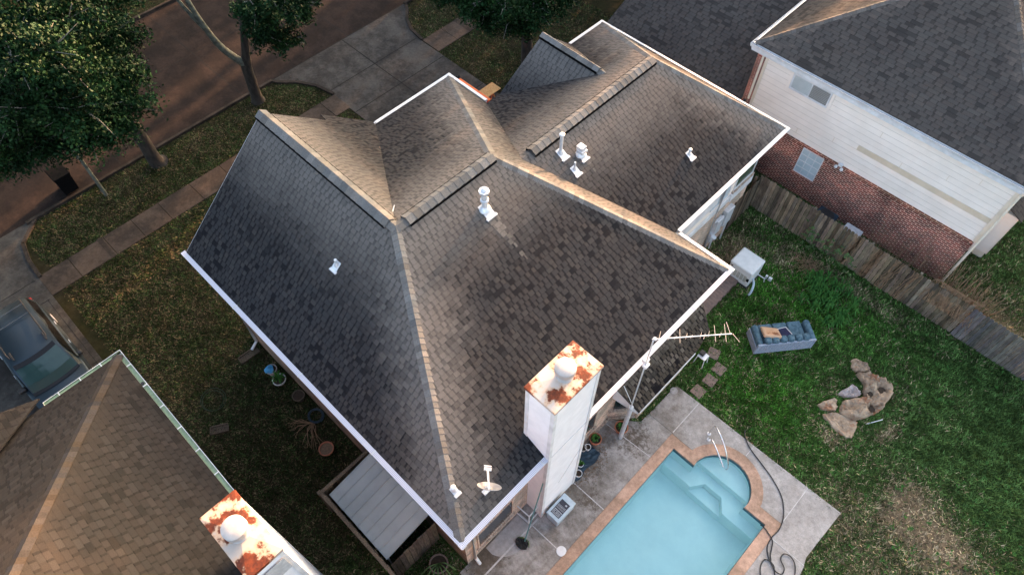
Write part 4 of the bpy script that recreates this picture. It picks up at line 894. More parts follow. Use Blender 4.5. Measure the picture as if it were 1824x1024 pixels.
# ---------------------------------------------------------------- sofa
sa = rad(51); sf = thing("sofa", "old blue grey three seat sofa left out on the grass", "sofa", loc=(-1.72, 15.72, 0)); sf.rotation_euler = (0, 0, sa)
# local: +x along length, +y towards the front (image up), back at -y
MB().box((-1.05, -.40, .08), (1.05, .42, .40)).build("base", 'sofa', sf, bevel=.04)
b = MB(); b.box((-1.07, -.47, .06), (1.05, -.40, .66)); b.build("back_panel", 'sofaback', sf, bevel=.015)
b = MB()
for i in range(14): b.bar((-1.0+i*.145, -.474, .2), (-.86+i*.145, -.476, .64), .02, .012)
b.build("back_pleat", 'sofaback', sf)
for i in range(3): MB().box((-.80+i*.54, -.24, .38), (-.28+i*.54, .46, .52)).build("seat_cushion", 'sofa', sf, bevel=.06)
for i in range(3):
    for k in range(2): MB().box((-.82+i*.56+k*.27, -.45, .46), (-.56+i*.56+k*.27, -.19, .80)).build("back_cushion", 'sofa', sf, bevel=.085)
MB().box((-1.06, -.42, .10), (-.83, .42, .66)).build("armrest", 'sofa', sf, bevel=.10); MB().box((.85, -.42, .10), (1.08, .42, .66)).build("armrest", 'sofa', sf, bevel=.10)
MB().box((-1.09, -.46, .06), (-1.06, .40, .45)).build("side_panel", 'sofaback', sf)
def atsofa(x, y): c, s_ = math.cos(sa), math.sin(sa); return (-1.72+x*c-y*s_, 15.72+x*s_+y*c)
o = MB().box((-.32, -.29, -.07), (.32, .29, .07)).build("cushion", ['cush'], None, bevel=.055); tag(o, "tan cushion with a dog picture on the left end of the sofa", "cushion"); o.location = (*atsofa(-.48, .0), .66); o.rotation_euler = (rad(-28), rad(4), sa+rad(-12))
q = MB(); q.poly([(-.24, -.24, .0745), (.24, -.24, .0745), (.2, .02, .0745), (.02, .1, .0745), (-.18, .02, .0745)]); q.build("dog_print", 'cushp', o)
o = MB().box((-.22, -.22, -.05), (.22, .22, .05)).build("cushion", 'navy', None, bevel=.045); tag(o, "navy cushion with white piping in the middle of the sofa", "cushion"); o.location = (*atsofa(-.02, -.04), .62); o.rotation_euler = (rad(-20), 0, sa+rad(8))
q = MB()
for p_, q_ in (((-.21, -.21), (-.21, .21)), ((-.21, .21), (.21, .21)), ((.21, .21), (.21, -.21))): q.bar((*p_, .045), (*q_, .045), .022, .022)
q.build("piping", 'white', o)

# ---------------------------------------------------------------- rocks
def rock(name, P, h, label, mat='rock', z0=0., seed=1, dips=(), smooth=True):
    n0 = len(P); pts = []; rs = np.random.RandomState(seed)
    for i in range(n0):
        a, c = P[i], P[(i+1) % n0]
        for k in range(4): pts.append((a[0]+(c[0]-a[0])*k/4+rs.uniform(-.012, .012), a[1]+(c[1]-a[1])*k/4+rs.uniform(-.012, .012)))
    P = pts; n = len(P); cx = sum(p[0] for p in P)/n; cy = sum(p[1] for p in P)/n; b = MB()
    R_ = [(.99, 0), (1.01, .25), (.99, .62), (.94, .86)]+[(.88-.083*k, .96+.02*(k % 2)) for k in range(10)]
    for s_, z in R_:
        for i, (x, y) in enumerate(P):
            X_, Y_ = cx+(x-cx)*s_, cy+(y-cy)*s_
            f1 = float(fbm(np.array(X_), np.array(Y_), 2.1, seed)); f2 = float(fbm(np.array(X_), np.array(Y_), 5.2, seed+3)); rg = abs(f2)
            zz = h*z*(.72+.38*f1)-z*.09*h/.3*(.5-rg)*1.6
            for dx, dy, dr, dd in dips: zz -= dd*math.exp(-(((X_-dx)**2+(Y_-dy)**2)/dr**2)) if z > .5 else 0
            b.v.append((X_+.03*f2, Y_+.03*f1, z0+(max(zz, .03) if z else 0)+rs.uniform(-.006, .006)))
    m = len(R_)
    for r in range(m-1):
        for i in range(n): j = (i+1) % n; b.face((r*n+i, r*n+j, (r+1)*n+j, (r+1)*n+i))
    b.face([(m-1)*n+i for i in range(n)]); o = b.build(name, mat, None, smooth=smooth)
    return tag(o, label, "rock", "sandstone coloured fake rocks dumped on the lawn")
RA = [(0.59, 16.8), (0.66, 16.95), (0.94, 17.07), (1.08, 17.03), (1.3, 16.87), (1.08, 16.61), (0.95, 16.5), (0.74, 16.57)][::-1]
RB = [(1.01, 16.41), (1.2, 16.67), (1.32, 16.74), (1.63, 16.8), (1.81, 16.95), (2.22, 16.77), (2.29, 16.45), (2.31, 15.93), (2.06, 15.72), (1.85, 15.77), (1.66, 15.85), (1.47, 16.01), (1.42, 16.22), (1.25, 16.32)][::-1]
RC = [(1.24, 14.84), (1.2, 15.16), (1.37, 15.48), (1.59, 15.75), (1.86, 15.8), (1.95, 15.69), (2.32, 15.97), (2.28, 15.7), (2.13, 15.31), (1.88, 14.82), (1.55, 14.75), (1.34, 14.74)][::-1]
RD = [(0.91, 15.33), (0.99, 15.54), (1.11, 15.94), (1.3, 15.94), (1.45, 15.94), (1.52, 15.79), (1.37, 15.54), (1.14, 15.35), (0.99, 15.28)][::-1]
RE = [(0.64, 14.45), (0.68, 14.64), (0.93, 15.12), (1.05, 15.08), (1.07, 14.94), (1.16, 14.88), (1.18, 14.69), (0.98, 14.45), (0.79, 14.39)][::-1]
RF = [(0.95, 14.27), (1.07, 14.49), (1.23, 14.67), (1.93, 14.85), (2.06, 14.51), (2.09, 14.18), (1.91, 14.07), (1.61, 14.07), (1.06, 14.18)][::-1]
rock("fake_rock", RA, .3, "rust stained rock at the top end of the pile, farthest from the pool", seed=2)
rock("fake_rock", RB, .42, "largest hollow rock with two dark basins on the right of the pile", seed=3, dips=((1.93, 16.45, .17, .34), (1.72, 16.05, .14, .3), (1.3, 16.5, .15, .1)))
rock("fake_rock", RC, .36, "long rust streaked rock in the middle of the pile", seed=4, dips=((2.05, 15.6, .12, .25), (1.5, 15.2, .12, .12)))
rock("fake_rock", RD, .24, "small pale grey rock on the inner side of the pile", 'rockgrey', seed=5, dips=((1.25, 15.75, .1, .1),))
rock("fake_rock", RE, .2, "small flat brown rock at the left tip of the pile", seed=6)
rock("fake_rock", RF, .13, "flat tan slab lying at the lower end, nearest the pool deck", seed=7)
for x, y, r, z in ((1.95, 16.45, .13, .13), (1.73, 16.04, .10, .12), (2.05, 15.58, .11, .10)):
    o = [k for k in COL.objects if k.name.startswith("fake_rock")][1 if y > 15.9 else 2]
    MB().lathe((x, y, z), [(r, 0), (r*.5, -.02), (.005, -.03)], 14).build("basin", 'soil', o)  # dark soil discs put in to deepen the weak shade of the basins
b = MB(); b.tube([(2.18, 15.0, .03), (2.5, 15.5, .1)], .015, 6); tag(b.build("pipe", 'white', None), "thin white pipe leaning out under the largest rock", "pipe")

# ---------------------------------------------------------------- patio objects
ib = thing("cooler_box", "pale blue box with a dark lettered label beside the white chimney", "cooler", loc=(-3.24, 5.58, DZ))
MB().box((-.22, -.40, 0), (.22, .40, .46), tp=(1.06, 1.04)).build("body", 'blueplastic', ib, bevel=.03)
MB().box((-.25, -.43, .46), (.25, .43, .53), tp=(.95, .97)).build("lid", 'blueplastic', ib, bevel=.02)
lab = MB().box((-.16, -.31, .531), (.17, .23, .536)).build("label", 'label', ib)
b = MB(); z0 = .5365
b.box((-.13, -.285, z0), (.15, -.27, z0+.001))
x = -.14
for wd in (.045, .05, .045, .055, .045):           # large illegible capitals, rebuilt as stencil strokes
    b.box((x, -.25, z0), (x+.012, -.17, z0+.001)); b.box((x+.012, -.25, z0), (x+wd-.004, -.236, z0+.001)); b.box((x+.012, -.184, z0), (x+wd-.004, -.17, z0+.001))
    if wd != .05: b.box((x+wd-.016, -.236, z0), (x+wd-.004, -.184, z0+.001))
    x += wd+.01
for y, h_ in ((-.15, .03), (-.075, .012), (-.045, .012), (0.0, .018), (.04, .014)): 
    x = -.14
    while x < .14: ww = rnd.uniform(.02, .05); b.box((x, y, z0), (min(x+ww, .15), y+h_, z0+.001)); x += ww+.008
b.box((.05, .12, z0), (.11, .17, z0+.001)); b.build("lettering", 'labelw', lab)
cf = thing("plastic_stand", "white open cube frame of plastic pipe against the chimney foot", "frame", loc=(-4.0, 4.9, DZ)); cf.rotation_euler = (0, 0, rad(3))
b = MB(); e = .27; H_ = .78
for sx in (-e, e):
    for sy in (-e, e): b.tube([(sx, sy, 0), (sx, sy, H_)], .02, 6)
for z in (.03, H_):
    for s_ in (-e, e): b.tube([(-e, s_, z), (e, s_, z)], .02, 6); b.tube([(s_, -e, z), (s_, e, z)], .02, 6)
b.build("frame", 'white', cf)
nt = thing("pool_net", "black leaf net on a long teal pole leaning on the back eave", "pool net", loc=(-3.45, 4.1, DZ))
b = MB(); b.tube([(.02, .06, .05), (-.28, 1.28, 4.4)], .02, 8); b.build("pole", 'teal', nt)
b = MB(); b.tube([(-.22, .0, .04), (-.05, .12, .06), (.12, .14, .06), (.24, .02, .04)], .014, 6); b.build("rim", 'greenp', nt)
b = MB(); P_ = arc(0, 0, .24, 0, 345, 14); b.v = [(0, -.04, .02)]+[(x*rnd.uniform(.85, 1.05), y*.72-.04, .05+rnd.uniform(-.02, .02)) for x, y in P_]+[(x*.5, y*.4-.05, .03+.05*rnd.random()) for x, y in P_]
for i in range(15): j = (i+1) % 15; b.face((1+i, 1+j, 16+j, 16+i)); b.face((16+i, 16+j, 0))
b.build("net", 'net', nt); b = MB(); b.v = []
# potted plants
def leaves(b, o, n, r, h, w=.03, droop=.3):
    for i in range(n):
        a = rnd.uniform(0, 6.28); L = r*rnd.uniform(.5, 1.); hh = h*rnd.uniform(.5, 1.); d = Vector((math.cos(a), math.sin(a), 0)); s_ = Vector((-d.y, d.x, 0))*w*rnd.uniform(.6, 1.2)
        p = Vector(o); m = p+d*L*.55+Vector((0, 0, hh)); e = p+d*L+Vector((0, 0, hh*(1-droop)))
        b.poly([p-s_*.4, p+s_*.4, m+s_, m-s_]); b.poly([m-s_, m+s_, e])
def pot(x, y, r, h, mat, label, plant=None, z=0., grp=None, pm='green', soil='soil', n=26, pr=1., ph=.2):
    o = thing("flower_pot", label, "plant pot", grp, loc=(x, y, z)); MB().lathe((0, 0, 0), [(r*.72, 0), (r*.95, h*.8), (r*.97, h*.8), (r*1.04, h*.82), (r*1.04, h), (r*.9, h), (r*.88, h*.8), (r*.3, h*.79)], 22).build("pot", mat, o, smooth=True)
    MB().lathe((0, 0, h*.8), [(r*.88, 0), (r*.3, .01)], 16).build("soil", soil, o)
    if plant: b = MB(); leaves(b, (0, 0, h*.8), n, r*pr, ph); b.build("plant", pm, o)
    return o
pg = "plant pots against the back wall"
pot(-3.98, 8.12, .2, .28, 'terracotta', "terracotta pot of small succulents between the black tray and the mast post", True, DZ, pg)
pot(-3.62, 9.02, .22, .30, 'terracotta', "terracotta pot half hidden behind the grey antenna post", True, DZ, pg)
pot(-4.08, 7.62, .12, .22, 'flue', "pale ceramic pot nearest the terracotta succulent pot", False, DZ, pg); pot(-3.98, 7.74, .10, .25, 'white', "small white vase with dark hollow on the black tarp", False, DZ, pg)
pot(-3.78, 7.15, .10, .2, 'white', "small white pot with a green cutting on the black tarp", True, DZ, pg, n=8, pr=2.2); pot(-3.62, 6.86, .12, .24, 'white', "white pot next to the chimney on the black tarp", False, DZ, pg)
b = MB()
for i in range(7):
    for j in range(6):
        pass
gxn, gyn = 8, 12
for i in range(gxn):
    for j in range(gyn): b.v.append((-4.1+i*.082+.04*math.sin(j), 6.65+j*.115, DZ+.03+.05*rnd.random()))
for i in range(gxn-1):
    for j in range(gyn-1): q = i*gyn+j; b.face((q, q+gyn, q+gyn+1, q+1))
tag(b.build("tarp", 'tealpad', None), "crumpled dark blue tarp under the small white pots", "tarp")
lg = "pots along the left wall"
pot(-13.76, 2.15, .19, .3, 'flue', "beige bucket holding a bright blue bag by the left wall", False, 0, lg)
b = MB(); b.lathe((-13.78, 2.1, .22), [(.02, 0), (.16, .05), (.15, .14), (.08, .2), (.01, .22)], 9)
for i, v in enumerate(b.v): b.v[i] = (v[0]+rnd.uniform(-.03, .03), v[1]+rnd.uniform(-.03, .03), v[2]+rnd.uniform(-.03, .03))
tag(b.build("plastic_bag", 'blue', None), "crumpled bright blue plastic bag in the beige bucket", "bag")
pot(-13.3, 2.12, .23, .2, 'soffit', "wide pale rimmed pot with thin green stems next to the beige bucket", True, 0, lg, n=30, pr=1.5, ph=.35); pot(-12.3, 2.22, .21, .25, 'fenced', "dark brown pot in deep shade under the left gutter", False, 0, lg)
pot(-10.1, 1.72, .24, .25, 'terracotta', "dry terracotta pot alone on the grass near the lean-to", False, 0, lg, soil='dryleaf'); pot(-4.8, 1.86, .28, .3, 'paver', "large brown pot with pale green stalks inside the side yard corner", False, 0, lg)
b = MB()
for i in range(7): a = -1.9+i*.45; b.tube(smoothline([(-4.8, 1.86, .3), (-4.8+.25*math.cos(a), 1.8+.25*math.sin(a), .55), (-4.75+.6*math.cos(a)*rnd.uniform(.7, 1.1), 1.7+.55*math.sin(a), .3)]), .02, 5)
tag(b.build("potted_plant", 'greenp', None), "pale green drooping stalks growing from the large brown pot", "plant")
def hose_coil(b, x, y, r, n, z=.04):
    P_ = []
    for i in range(n*14): t = i/14*2*math.pi; rr = r*(1+.12*math.sin(t*.37+x)); P_.append((x+rr*math.cos(t), y+rr*math.sin(t)*.9, z+i*.0012))
    b.tube(P_, .012, 5)
b = MB(); hose_coil(b, -11.35, 2.2, .26, 5); tag(b.build("coiled_hose", 'tealpad', None, smooth=True), "dark coiled hose on the ground below the left gutter", "hose")
b = MB(); hose_coil(b, -14.35, .1, .42, 2); tag(b.build("garden_hose", 'dgreen', None, smooth=True), "thin green garden hose looped on the side lawn", "hose")
b = MB()
for i in range(16):
    a = rnd.uniform(-2.2, -.3); x, y = -11.2, 2.0; P_ = [(x, y, .05)]
    for k in range(5): x += math.cos(a)*.22; y += math.sin(a)*.16; a += rnd.uniform(-.45, .45); P_.append((x, y, .12+.12*math.sin(k)+rnd.uniform(0, .1)))
    b.tube(P_, [.014, .012, .01, .008, .006, .003], 4)
tag(b.build("dead_branch", 'twig', None), "bare dead branches lying by the coiled hose", "branch")
def frame_box(name, x, y, L, w, a, lab_):
    b = MB(); b.box((-L/2, -w/2, 0), (L/2, -w/2+.04, .08), a, (x, y, 0)); b.box((-L/2, w/2-.04, 0), (L/2, w/2, .08), a, (x, y, 0)); b.box((-L/2, -w/2, 0), (-L/2+.04, w/2, .08), a, (x, y, 0)); b.box((-L/2, -w/2, 0), (L/2, w/2, .03), a, (x, y, 0)); return tag(b.build(name, 'fenced', None), lab_, "splash block", "downspout splash trays")
frame_box("splash_block", -14.95, 1.95, .75, .32, rad(88), "long brown splash tray under the downspout of the middle house"); frame_box("splash_block", -13.3, -.35, .6, .3, rad(60), "dark splash tray beside the mossy gutter of the brown house")
# stool by the bay
st = thing("step_stool", "small white metal stool standing by the bay roof corner", "stool", loc=(-3.22, 13.0, 0))
b = MB()
for sx in (-.14, .14):
    for sy in (-.12, .12): b.bar((sx*1.3, sy*1.3, 0), (sx, sy, .5), .025)
b.build("leg", 'white', st); MB().box((-.16, -.14, .5), (.16, .14, .53)).build("seat", 'galv', st); MB().box((-.16, -.05, .53), (.02, .12, .64)).build("tray", 'dark', st)

# ---------------------------------------------------------------- car
car = thing("parked_car", "dark blue grey sport utility car in the left driveway, roof rack on top", "car", loc=(-19.6, -3.15, 0))
def hull(secs, cap=True):
    b = MB(); n = len(secs[0])
    for s_ in secs: b.v += s_
    for i in range(len(secs)-1):
        for k in range(n): j = (k+1) % n; b.face((i*n+k, i*n+j, (i+1)*n+j, (i+1)*n+k))
    b.face([k for k in range(n)][::-1]); b.face([(len(secs)-1)*n+k for k in range(n)]); return b
def sec(x, hw, z0, z1, r=.12): return [(x, -hw, z0), (x, -hw-.01, z0+(z1-z0)*.5), (x, -hw+r*.25, z1-r*.5), (x, -hw+r, z1), (x, 0, z1+.02), (x, hw-r, z1), (x, hw-r*.25, z1-r*.5), (x, hw+.01, z0+(z1-z0)*.5), (x, hw, z0)]
L_ = [(-2.3, .80, .5, .85), (-2.22, .90, .35, 1.02), (-1.6, .96, .28, 1.06), (0, .97, .25, 1.06), (1.3, .97, .25, 1.05), (1.5, .96, .26, 1.04), (2.4, .93, .3, .98), (2.7, .86, .32, .88), (2.78, .76, .42, .72)]
hull([sec(*q) for q in L_]).build("body", 'carpaint', car, smooth=True)
cabs = [(-2.2, .72, 1.02, 1.10), (-1.98, .78, 1.03, 1.55), (-1.75, .76, 1.03, 1.74), (-.6, .77, 1.03, 1.80), (.55, .76, 1.03, 1.77), (.82, .75, 1.03, 1.70)]
def csec(x, hw, z0, z1): return [(x, -hw-.13, z0), (x, -hw-.02, z0+(z1-z0)*.9), (x, -hw+.12, z1), (x, 0, z1+.025), (x, hw-.12, z1), (x, hw+.02, z0+(z1-z0)*.9), (x, hw+.13, z0)]
hull([csec(*q) for q in cabs]+[csec(1.5, .77, 1.0, 1.05)]).build("cabin", 'carpaint', car, smooth=True)
b = MB(); fz = lambda t: 1.725-.67*t
pr = [(.80, .68), (1.03, .715), (1.27, .75), (1.47, .78)]
for i in range(3):
    (x0, h0), (x1, h1) = pr[i], pr[i+1]
    for k in range(8):
        y0, y1 = -1+k/4, -1+(k+1)/4; t0, t1 = i/3, (i+1)/3; cu = lambda y: .09*(1-y*y)
        b.poly([(x0+cu(y0), h0*y0, fz(t0)+.025), (x1+cu(y0), h1*y0, fz(t1)+.03), (x1+cu(y1), h1*y1, fz(t1)+.03), (x0+cu(y1), h0*y1, fz(t0)+.025)])
b.build("windscreen", 'carglass', car, smooth=True)
b = MB(); 
for k in range(8):
    y0, y1 = -1+k/4, -1+(k+1)/4; cu = lambda y: .09*(1-y*y)
    b.poly([(1.44+cu(y0), .79*y0, 1.088), (1.60+cu(y0), .80*y0, 1.07), (1.60+cu(y1), .80*y1, 1.07), (1.44+cu(y1), .79*y1, 1.088)]); b.poly([(.66+cu(y0), .68*y0, 1.80), (.83+cu(y0), .69*y0, 1.752), (.83+cu(y1), .69*y1, 1.752), (.66+cu(y1), .68*y1, 1.80)])
b.build("cowl", 'cardark', car)
for s_ in (-1, 1):
    b = MB(); b.poly([(-1.9, s_*.905, 1.08), (1.25, s_*.905, 1.08), (.75, s_*.80, 1.62), (-1.75, s_*.80, 1.62)]); b.build("side_window", 'cardark', car)
    b = MB(); b.tube([(-1.75, s_*.62, 1.78), (-1.6, s_*.64, 1.86), (.2, s_*.64, 1.88), (.35, s_*.62, 1.80)], .022, 6); b.build("roof_rail", 'dark', car)
    o = MB().box((1.05, s_*.98-.09*(s_ < 0)-.02, 1.02), (1.22, s_*.98+.13, 1.16)).build("mirror", 'dark', car, bevel=.035)
    b = MB(); b.box((.15, s_*.975-.01, .80), (.32, s_*.975+.012, .84)); b.box((-.9, s_*.975-.01, .82), (-.73, s_*.975+.012, .86)); b.build("door_handle", 'galv', car)
    for x in (-1.5, 1.75):
        w_ = MB(); w_.tube([(x, s_*.74, .35), (x, s_*.97, .35)], .35, 20); o = w_.build("wheel", 'tyre', car, smooth=True); MB().tube([(x, s_*.96, .35), (x, s_*.985, .35)], .2, 14).build("rim", 'galv', o)
    MB().box((-2.32, s_*.78-.08, .72), (-2.2, s_*.78+.08, 1.0)).build("tail_light", 'red', car, bevel=.02)
for x in (-1.38, -.9): MB().tube([(x, -.64, 1.87), (x, .64, 1.87)], .016, 6).build("cross_bar", 'bargrey', car)
for y in (-.55, .57): MB().box((.12, y-.03, 1.80), (.5, y+.03, 1.83)).build("roof_clamp", 'dark', car, bevel=.01)
MB().box((1.08, .48, 1.55), (1.15, .56, 1.56)).build("inspection_sticker", 'white', car) if False else None

# wheelie bins, pole
for i, (x, y, lab_) in enumerate(((-26.9, 1.22, "tall black wheelie bin standing in the street gutter under the oak"),)):
    o = thing("wheelie_bin", lab_, "bin", loc=(x, y, .01)); MB().box((-.33, -.29, .08), (.33, .29, .98), tp=(1.15, 1.12)).build("body", 'black', o, bevel=.03); MB().box((-.42, -.35, .98), (.42, .35, 1.06)).build("lid", 'black', o, bevel=.03)
    w_ = MB(); w_.tube([(-.3, -.3, .12), (-.3, -.22, .12)], .12, 12); w_.tube([(-.3, .22, .12), (-.3, .3, .12)], .12, 12); w_.build("wheel", 'tyre', o)
o = thing("street_pole", "slim pale post on the verge, its top lost in the oak crown", "post", loc=(-25.52, 2.11, 0)); MB().tube([(0, 0, 0), (0, 0, 4.6)], [.075, .055], 10).build("pole", 'barkpale', o, smooth=True); MB().lathe((0, 0, 4.55), [(.05, 0), (.16, .05), (.2, .3), (.14, .5), (.02, .55)], 12).build("lamp", 'flue', o, smooth=True)

# trailer and board
o = thing("long_toolbox", "long narrow red box with an orange rim and black end on the driveway", "box", loc=(-18.5, 16.62, 0))
MB().box((-.95, -.06, .12), (1.0, .06, .84)).build("panel", 'red', o); MB().box((-.97, -.08, .84), (1.02, .08, .88)).build("rim", 'orange', o, bevel=.008); MB().box((-1.28, -.16, .1), (-.95, .14, .78)).build("end_box", 'black', o, bevel=.03)
MB().lathe((-1.0, .05, .78), [(.03, 0), (.035, .16), (.06, .18), (.02, .26)], 8).build("knob", 'dark', o, smooth=True)
for x in (-.8, .85): MB().box((x-.04, -.2, 0), (x+.04, .2, .12)).build("foot", 'dark', o)
ob_ = MB().box((-.29, -.44, 0), (.29, .44, .025)).build("particle_board", 'osb', None); ob_.location = (-18.16, 17.28, .6); tag(ob_, "rough tan sheet of particle board beside the long red box", "board")
o = thing("sawhorse", "low sawhorse under the tan particle board", "sawhorse", loc=(-18.16, 17.28, 0)); MB().box((-.22, -.03, .52), (.22, .03, .6)).build("beam", 'osb', o)
for sx in (-.2, .2):
    for sy in (-1, 1): MB().bar((sx, sy*.22, 0), (sx, sy*.02, .54), .04).build("leg", 'osb', o)

# ---------------------------------------------------------------- leaves and trees
SHADE = 2.1
def leafmesh(name, C, size, cols, mat, parent, aspect=.55):
    N = len(C); a = R8.normal(size=(N, 3)); a /= np.linalg.norm(a, axis=1)[:, None]; r = R8.normal(size=(N, 3)); r[:, 2] *= .6; b_ = np.cross(a, r); b_ /= np.linalg.norm(b_, axis=1)[:, None]
    sz = (size*R8.uniform(.6, 1.3, N))[:, None]
    V = np.stack([C-a*sz*.5, C-b_*sz*aspect*.5, C+a*sz*.5, C+b_*sz*aspect*.5], 1).reshape(-1, 3)
    me = bpy.data.meshes.new(name); me.vertices.add(N*4); me.vertices.foreach_set("co", V.astype(np.float32).ravel())
    me.loops.add(N*4); me.loops.foreach_set("vertex_index", np.arange(N*4, dtype=np.int32)); me.polygons.add(N); me.polygons.foreach_set("loop_start", np.arange(0, N*4, 4, dtype=np.int32))
    me.update(calc_edges=True); ca = me.color_attributes.new("Col", 'FLOAT_COLOR', 'POINT'); c4 = np.concatenate([np.repeat(cols, 4, 0), np.ones((N*4, 1))], 1); ca.data.foreach_set("color", c4.astype(np.float32).ravel())
    me.materials.append(M[mat]); o = bpy.data.objects.new(name, me); COL.objects.link(o); o.parent = parent; return o
def crown(parent, clumps, per, rad_, size=.11, tint=(.035, .075, .022)):
    """each clump: branchlets radiating, leaves strung along them, so gaps stay open"""
    pts = []; cl = []
    tw = MB()
    for (x, y, z) in clumps:
        c = np.array([x, y, z]); k = 26
        for j in range(k):
            d = R8.normal(size=3); d[2] *= .55; d /= np.linalg.norm(d); L = rad_*R8.uniform(.55, 1.15); end = c+d*L
            n = int(per/k*R8.uniform(.5, 1.5)); t = R8.uniform(.35, 1.08, n)[:, None]
            p = c+d*L*t+R8.normal(size=(n, 3))*np.array([.15, .15, .10])*rad_*.95; pts.append(p)
            tone = R8.uniform(.55, 1.5); yel = R8.uniform(0, 1)**3
            col = np.array(tint)*tone*np.array([1+.6*yel, 1+.3*yel, 1]); cl.append(col*R8.uniform(.6, 1.5, (n, 1)))
            if j % 2 == 0: tw.tube([tuple(c), tuple(c+d*L*.5+R8.normal(size=3)*.06), tuple(end+d*.1)], [.026, .017, .006], 4, cap=False)
    leafmesh("crown", np.concatenate(pts), size, np.concatenate(cl), 'leaf', parent); tw.build("twigs", 'twiggrey', parent)
M['twiggrey'] = simple("grey_twigs", (.22, .20, .17), (.12, .11, .10), 9, .9)
T1 = [(-23.43, 2.89, 9.0), (-23.29, 3.98, 8.5), (-23.47, 4.7, 7.5), (-21.22, 2.19, 9.0), (-21.06, 3.1, 8.5), (-22.26, 4.1, 7.0), (-21.44, 3.6, 6.5), (-20.83, 2.6, 7.5), (-20.99, 1.69, 8.0), (-21.36, 0.99, 8.0), (-22.8, 0.62, 6.0), (-22.25, 1.68, 6.0), (-21.63, 2.5, 6.0), (-21.6, 3.1, 6.0), (-23.87, 1.71, 9.0), (-23.02, 0.71, 8.0), (-22.62, -0.43, 7.0), (-26.45, 3.55, 9.0), (-25.79, 4.84, 8.5), (-26.22, 6.0, 7.0), (-24.97, 5.4, 6.5), (-23.81, 0.1, 5.2), (-21.34, 2.7, 9.2), (-21.34, 1.89, 9.4), (-24.6, 2.4, 8), (-24.4, 4.2, 9.2)]
t1 = thing("oak_tree", "broad dense live oak over the street in the top left corner", "tree", "street trees", loc=(0, 0, 0)); crown(t1, T1, 3600, 1.12, size=.125, tint=(.0065, .0215, .0075))
b = MB(); b.tube(smoothline([(-25.61, 4.57, -.05), (-25.6, 4.5, .4), (-25.5, 4.45, 2.5), (-25.2, 4.2, 3.8)], 4), [.46, .38, .33, .30, .29, .28, .27, .26, .25, .24, .23, .22, .21][:13], 12); b.build("trunk", 'bark', t1, smooth=True)
b = MB()
for c in T1:
    m = ((-25.3+c[0])/2+rnd.uniform(-.3, .3), (4.2+c[1])/2+rnd.uniform(-.3, .3), (3.7+c[2])/2+.3); b.tube(smoothline([(-25.25, 4.25, 3.5), m, c], 4), [.16, .15, .13, .11, .09, .075, .06, .045, .03], 6)
b.build("limb", 'barkpale', t1, smooth=True)
T2 = [(-21.7, 10.2, 6.5), (-22.52, 9.77, 5.6), (-22.21, 11.25, 6.0), (-22.42, 10.23, 4.9), (-21.79, 9.43, 7.0), (-22.6, 12.33, 6.4), (-22.68, 10.64, 7.2), (-23.2, 11.4, 7.0)]
t2 = thing("oak_tree", "slender forked oak on the verge beside the driveway, pale leaning limb", "tree", "street trees"); crown(t2, T2, 3000, .78, size=.125, tint=(.0058, .019, .0068))
b = MB(); b.tube(smoothline([(-25.76, 9.8, -.05), (-25.7, 9.78, .5), (-25.4, 9.72, 2.4)], 4), [.40, .33, .28, .26, .25, .24, .235, .23, .22], 12); b.tube(smoothline([(-25.4, 9.75, 2.2), (-25.0, 10.0, 4.0), (-24.4, 10.3, 6.5)], 4), [.20, .19, .18, .17, .16, .15, .13, .11, .1], 10)
b.build("trunk", 'bark', t2, smooth=True)
b = MB(); b.tube(smoothline([(-25.42, 9.72, 2.3), (-25.5, 9.1, 3.4), (-25.5, 8.75, 4.6), (-25.45, 8.5, 6.), (-25.3, 8.3, 8.)], 4), [.17-.006*i for i in range(17)], 9); b.tube(smoothline([(-25.5, 8.85, 4.2), (-25.6, 8.3, 5.8), (-25.7, 7.9, 7.6)], 4), [.1-.006*i for i in range(9)], 7)
for c in T2: b.tube(smoothline([(-24.9, 10.05, 4.4), ((-24.9+c[0])/2, (10.05+c[1])/2, (4.6+c[2])/2+.5), c], 3), [.09, .08, .07, .055, .045, .035, .025], 6)
b.build("limb", 'barkpale', t2, smooth=True)
T3 = [(-18.09, 15.52, 6.1), (-17.11, 15.76, 6.1), (-16.12, 16.26, 6.1), (-15.72, 17.38, 5.6), (-15.69, 18.63, 5.6), (-17.39, 16.65, 6.7), (-15.91, 17.85, 6.6), (-16.3, 16.9, 5.2), (-17.1, 16.3, 5.2), (-19.15, 16.22, 6.2), (-17.3, 18.4, 7.2), (-18.5, 17.6, 7.2), (-16.8, 19.4, 6.6)]
T3 = [(x-.25, y+.25, z) for x, y, z in T3]+[(-18.3, 18.9, 4.4), (-18.2, 17.9, 4.6), (-17.6, 17.2, 4.9), (-16.7, 17.6, 4.9)]
t3 = thing("oak_tree", "leafy oak in the front yard at the top, beside the small gable", "tree", "street trees"); crown(t3, T3, 3000, .85, size=.125, tint=(.0065, .0215, .007))
b = MB(); b.tube(smoothline([(-18.6, 20.2, -.05), (-18.5, 20.0, 2.0), (-18.2, 19.0, 4.2)], 4), [.30-.014*i for i in range(9)], 10); b.build("trunk", 'bark', t3, smooth=True)
b = MB()
for c in T3: b.tube(smoothline([(-18.25, 19.1, 4.0), ((-18.2+c[0])/2, (19.1+c[1])/2, (4.3+c[2])/2+.5), c], 3), [.09, .08, .07, .055, .045, .035, .025], 6)
b.build("limb", 'barkpale', t3, smooth=True)
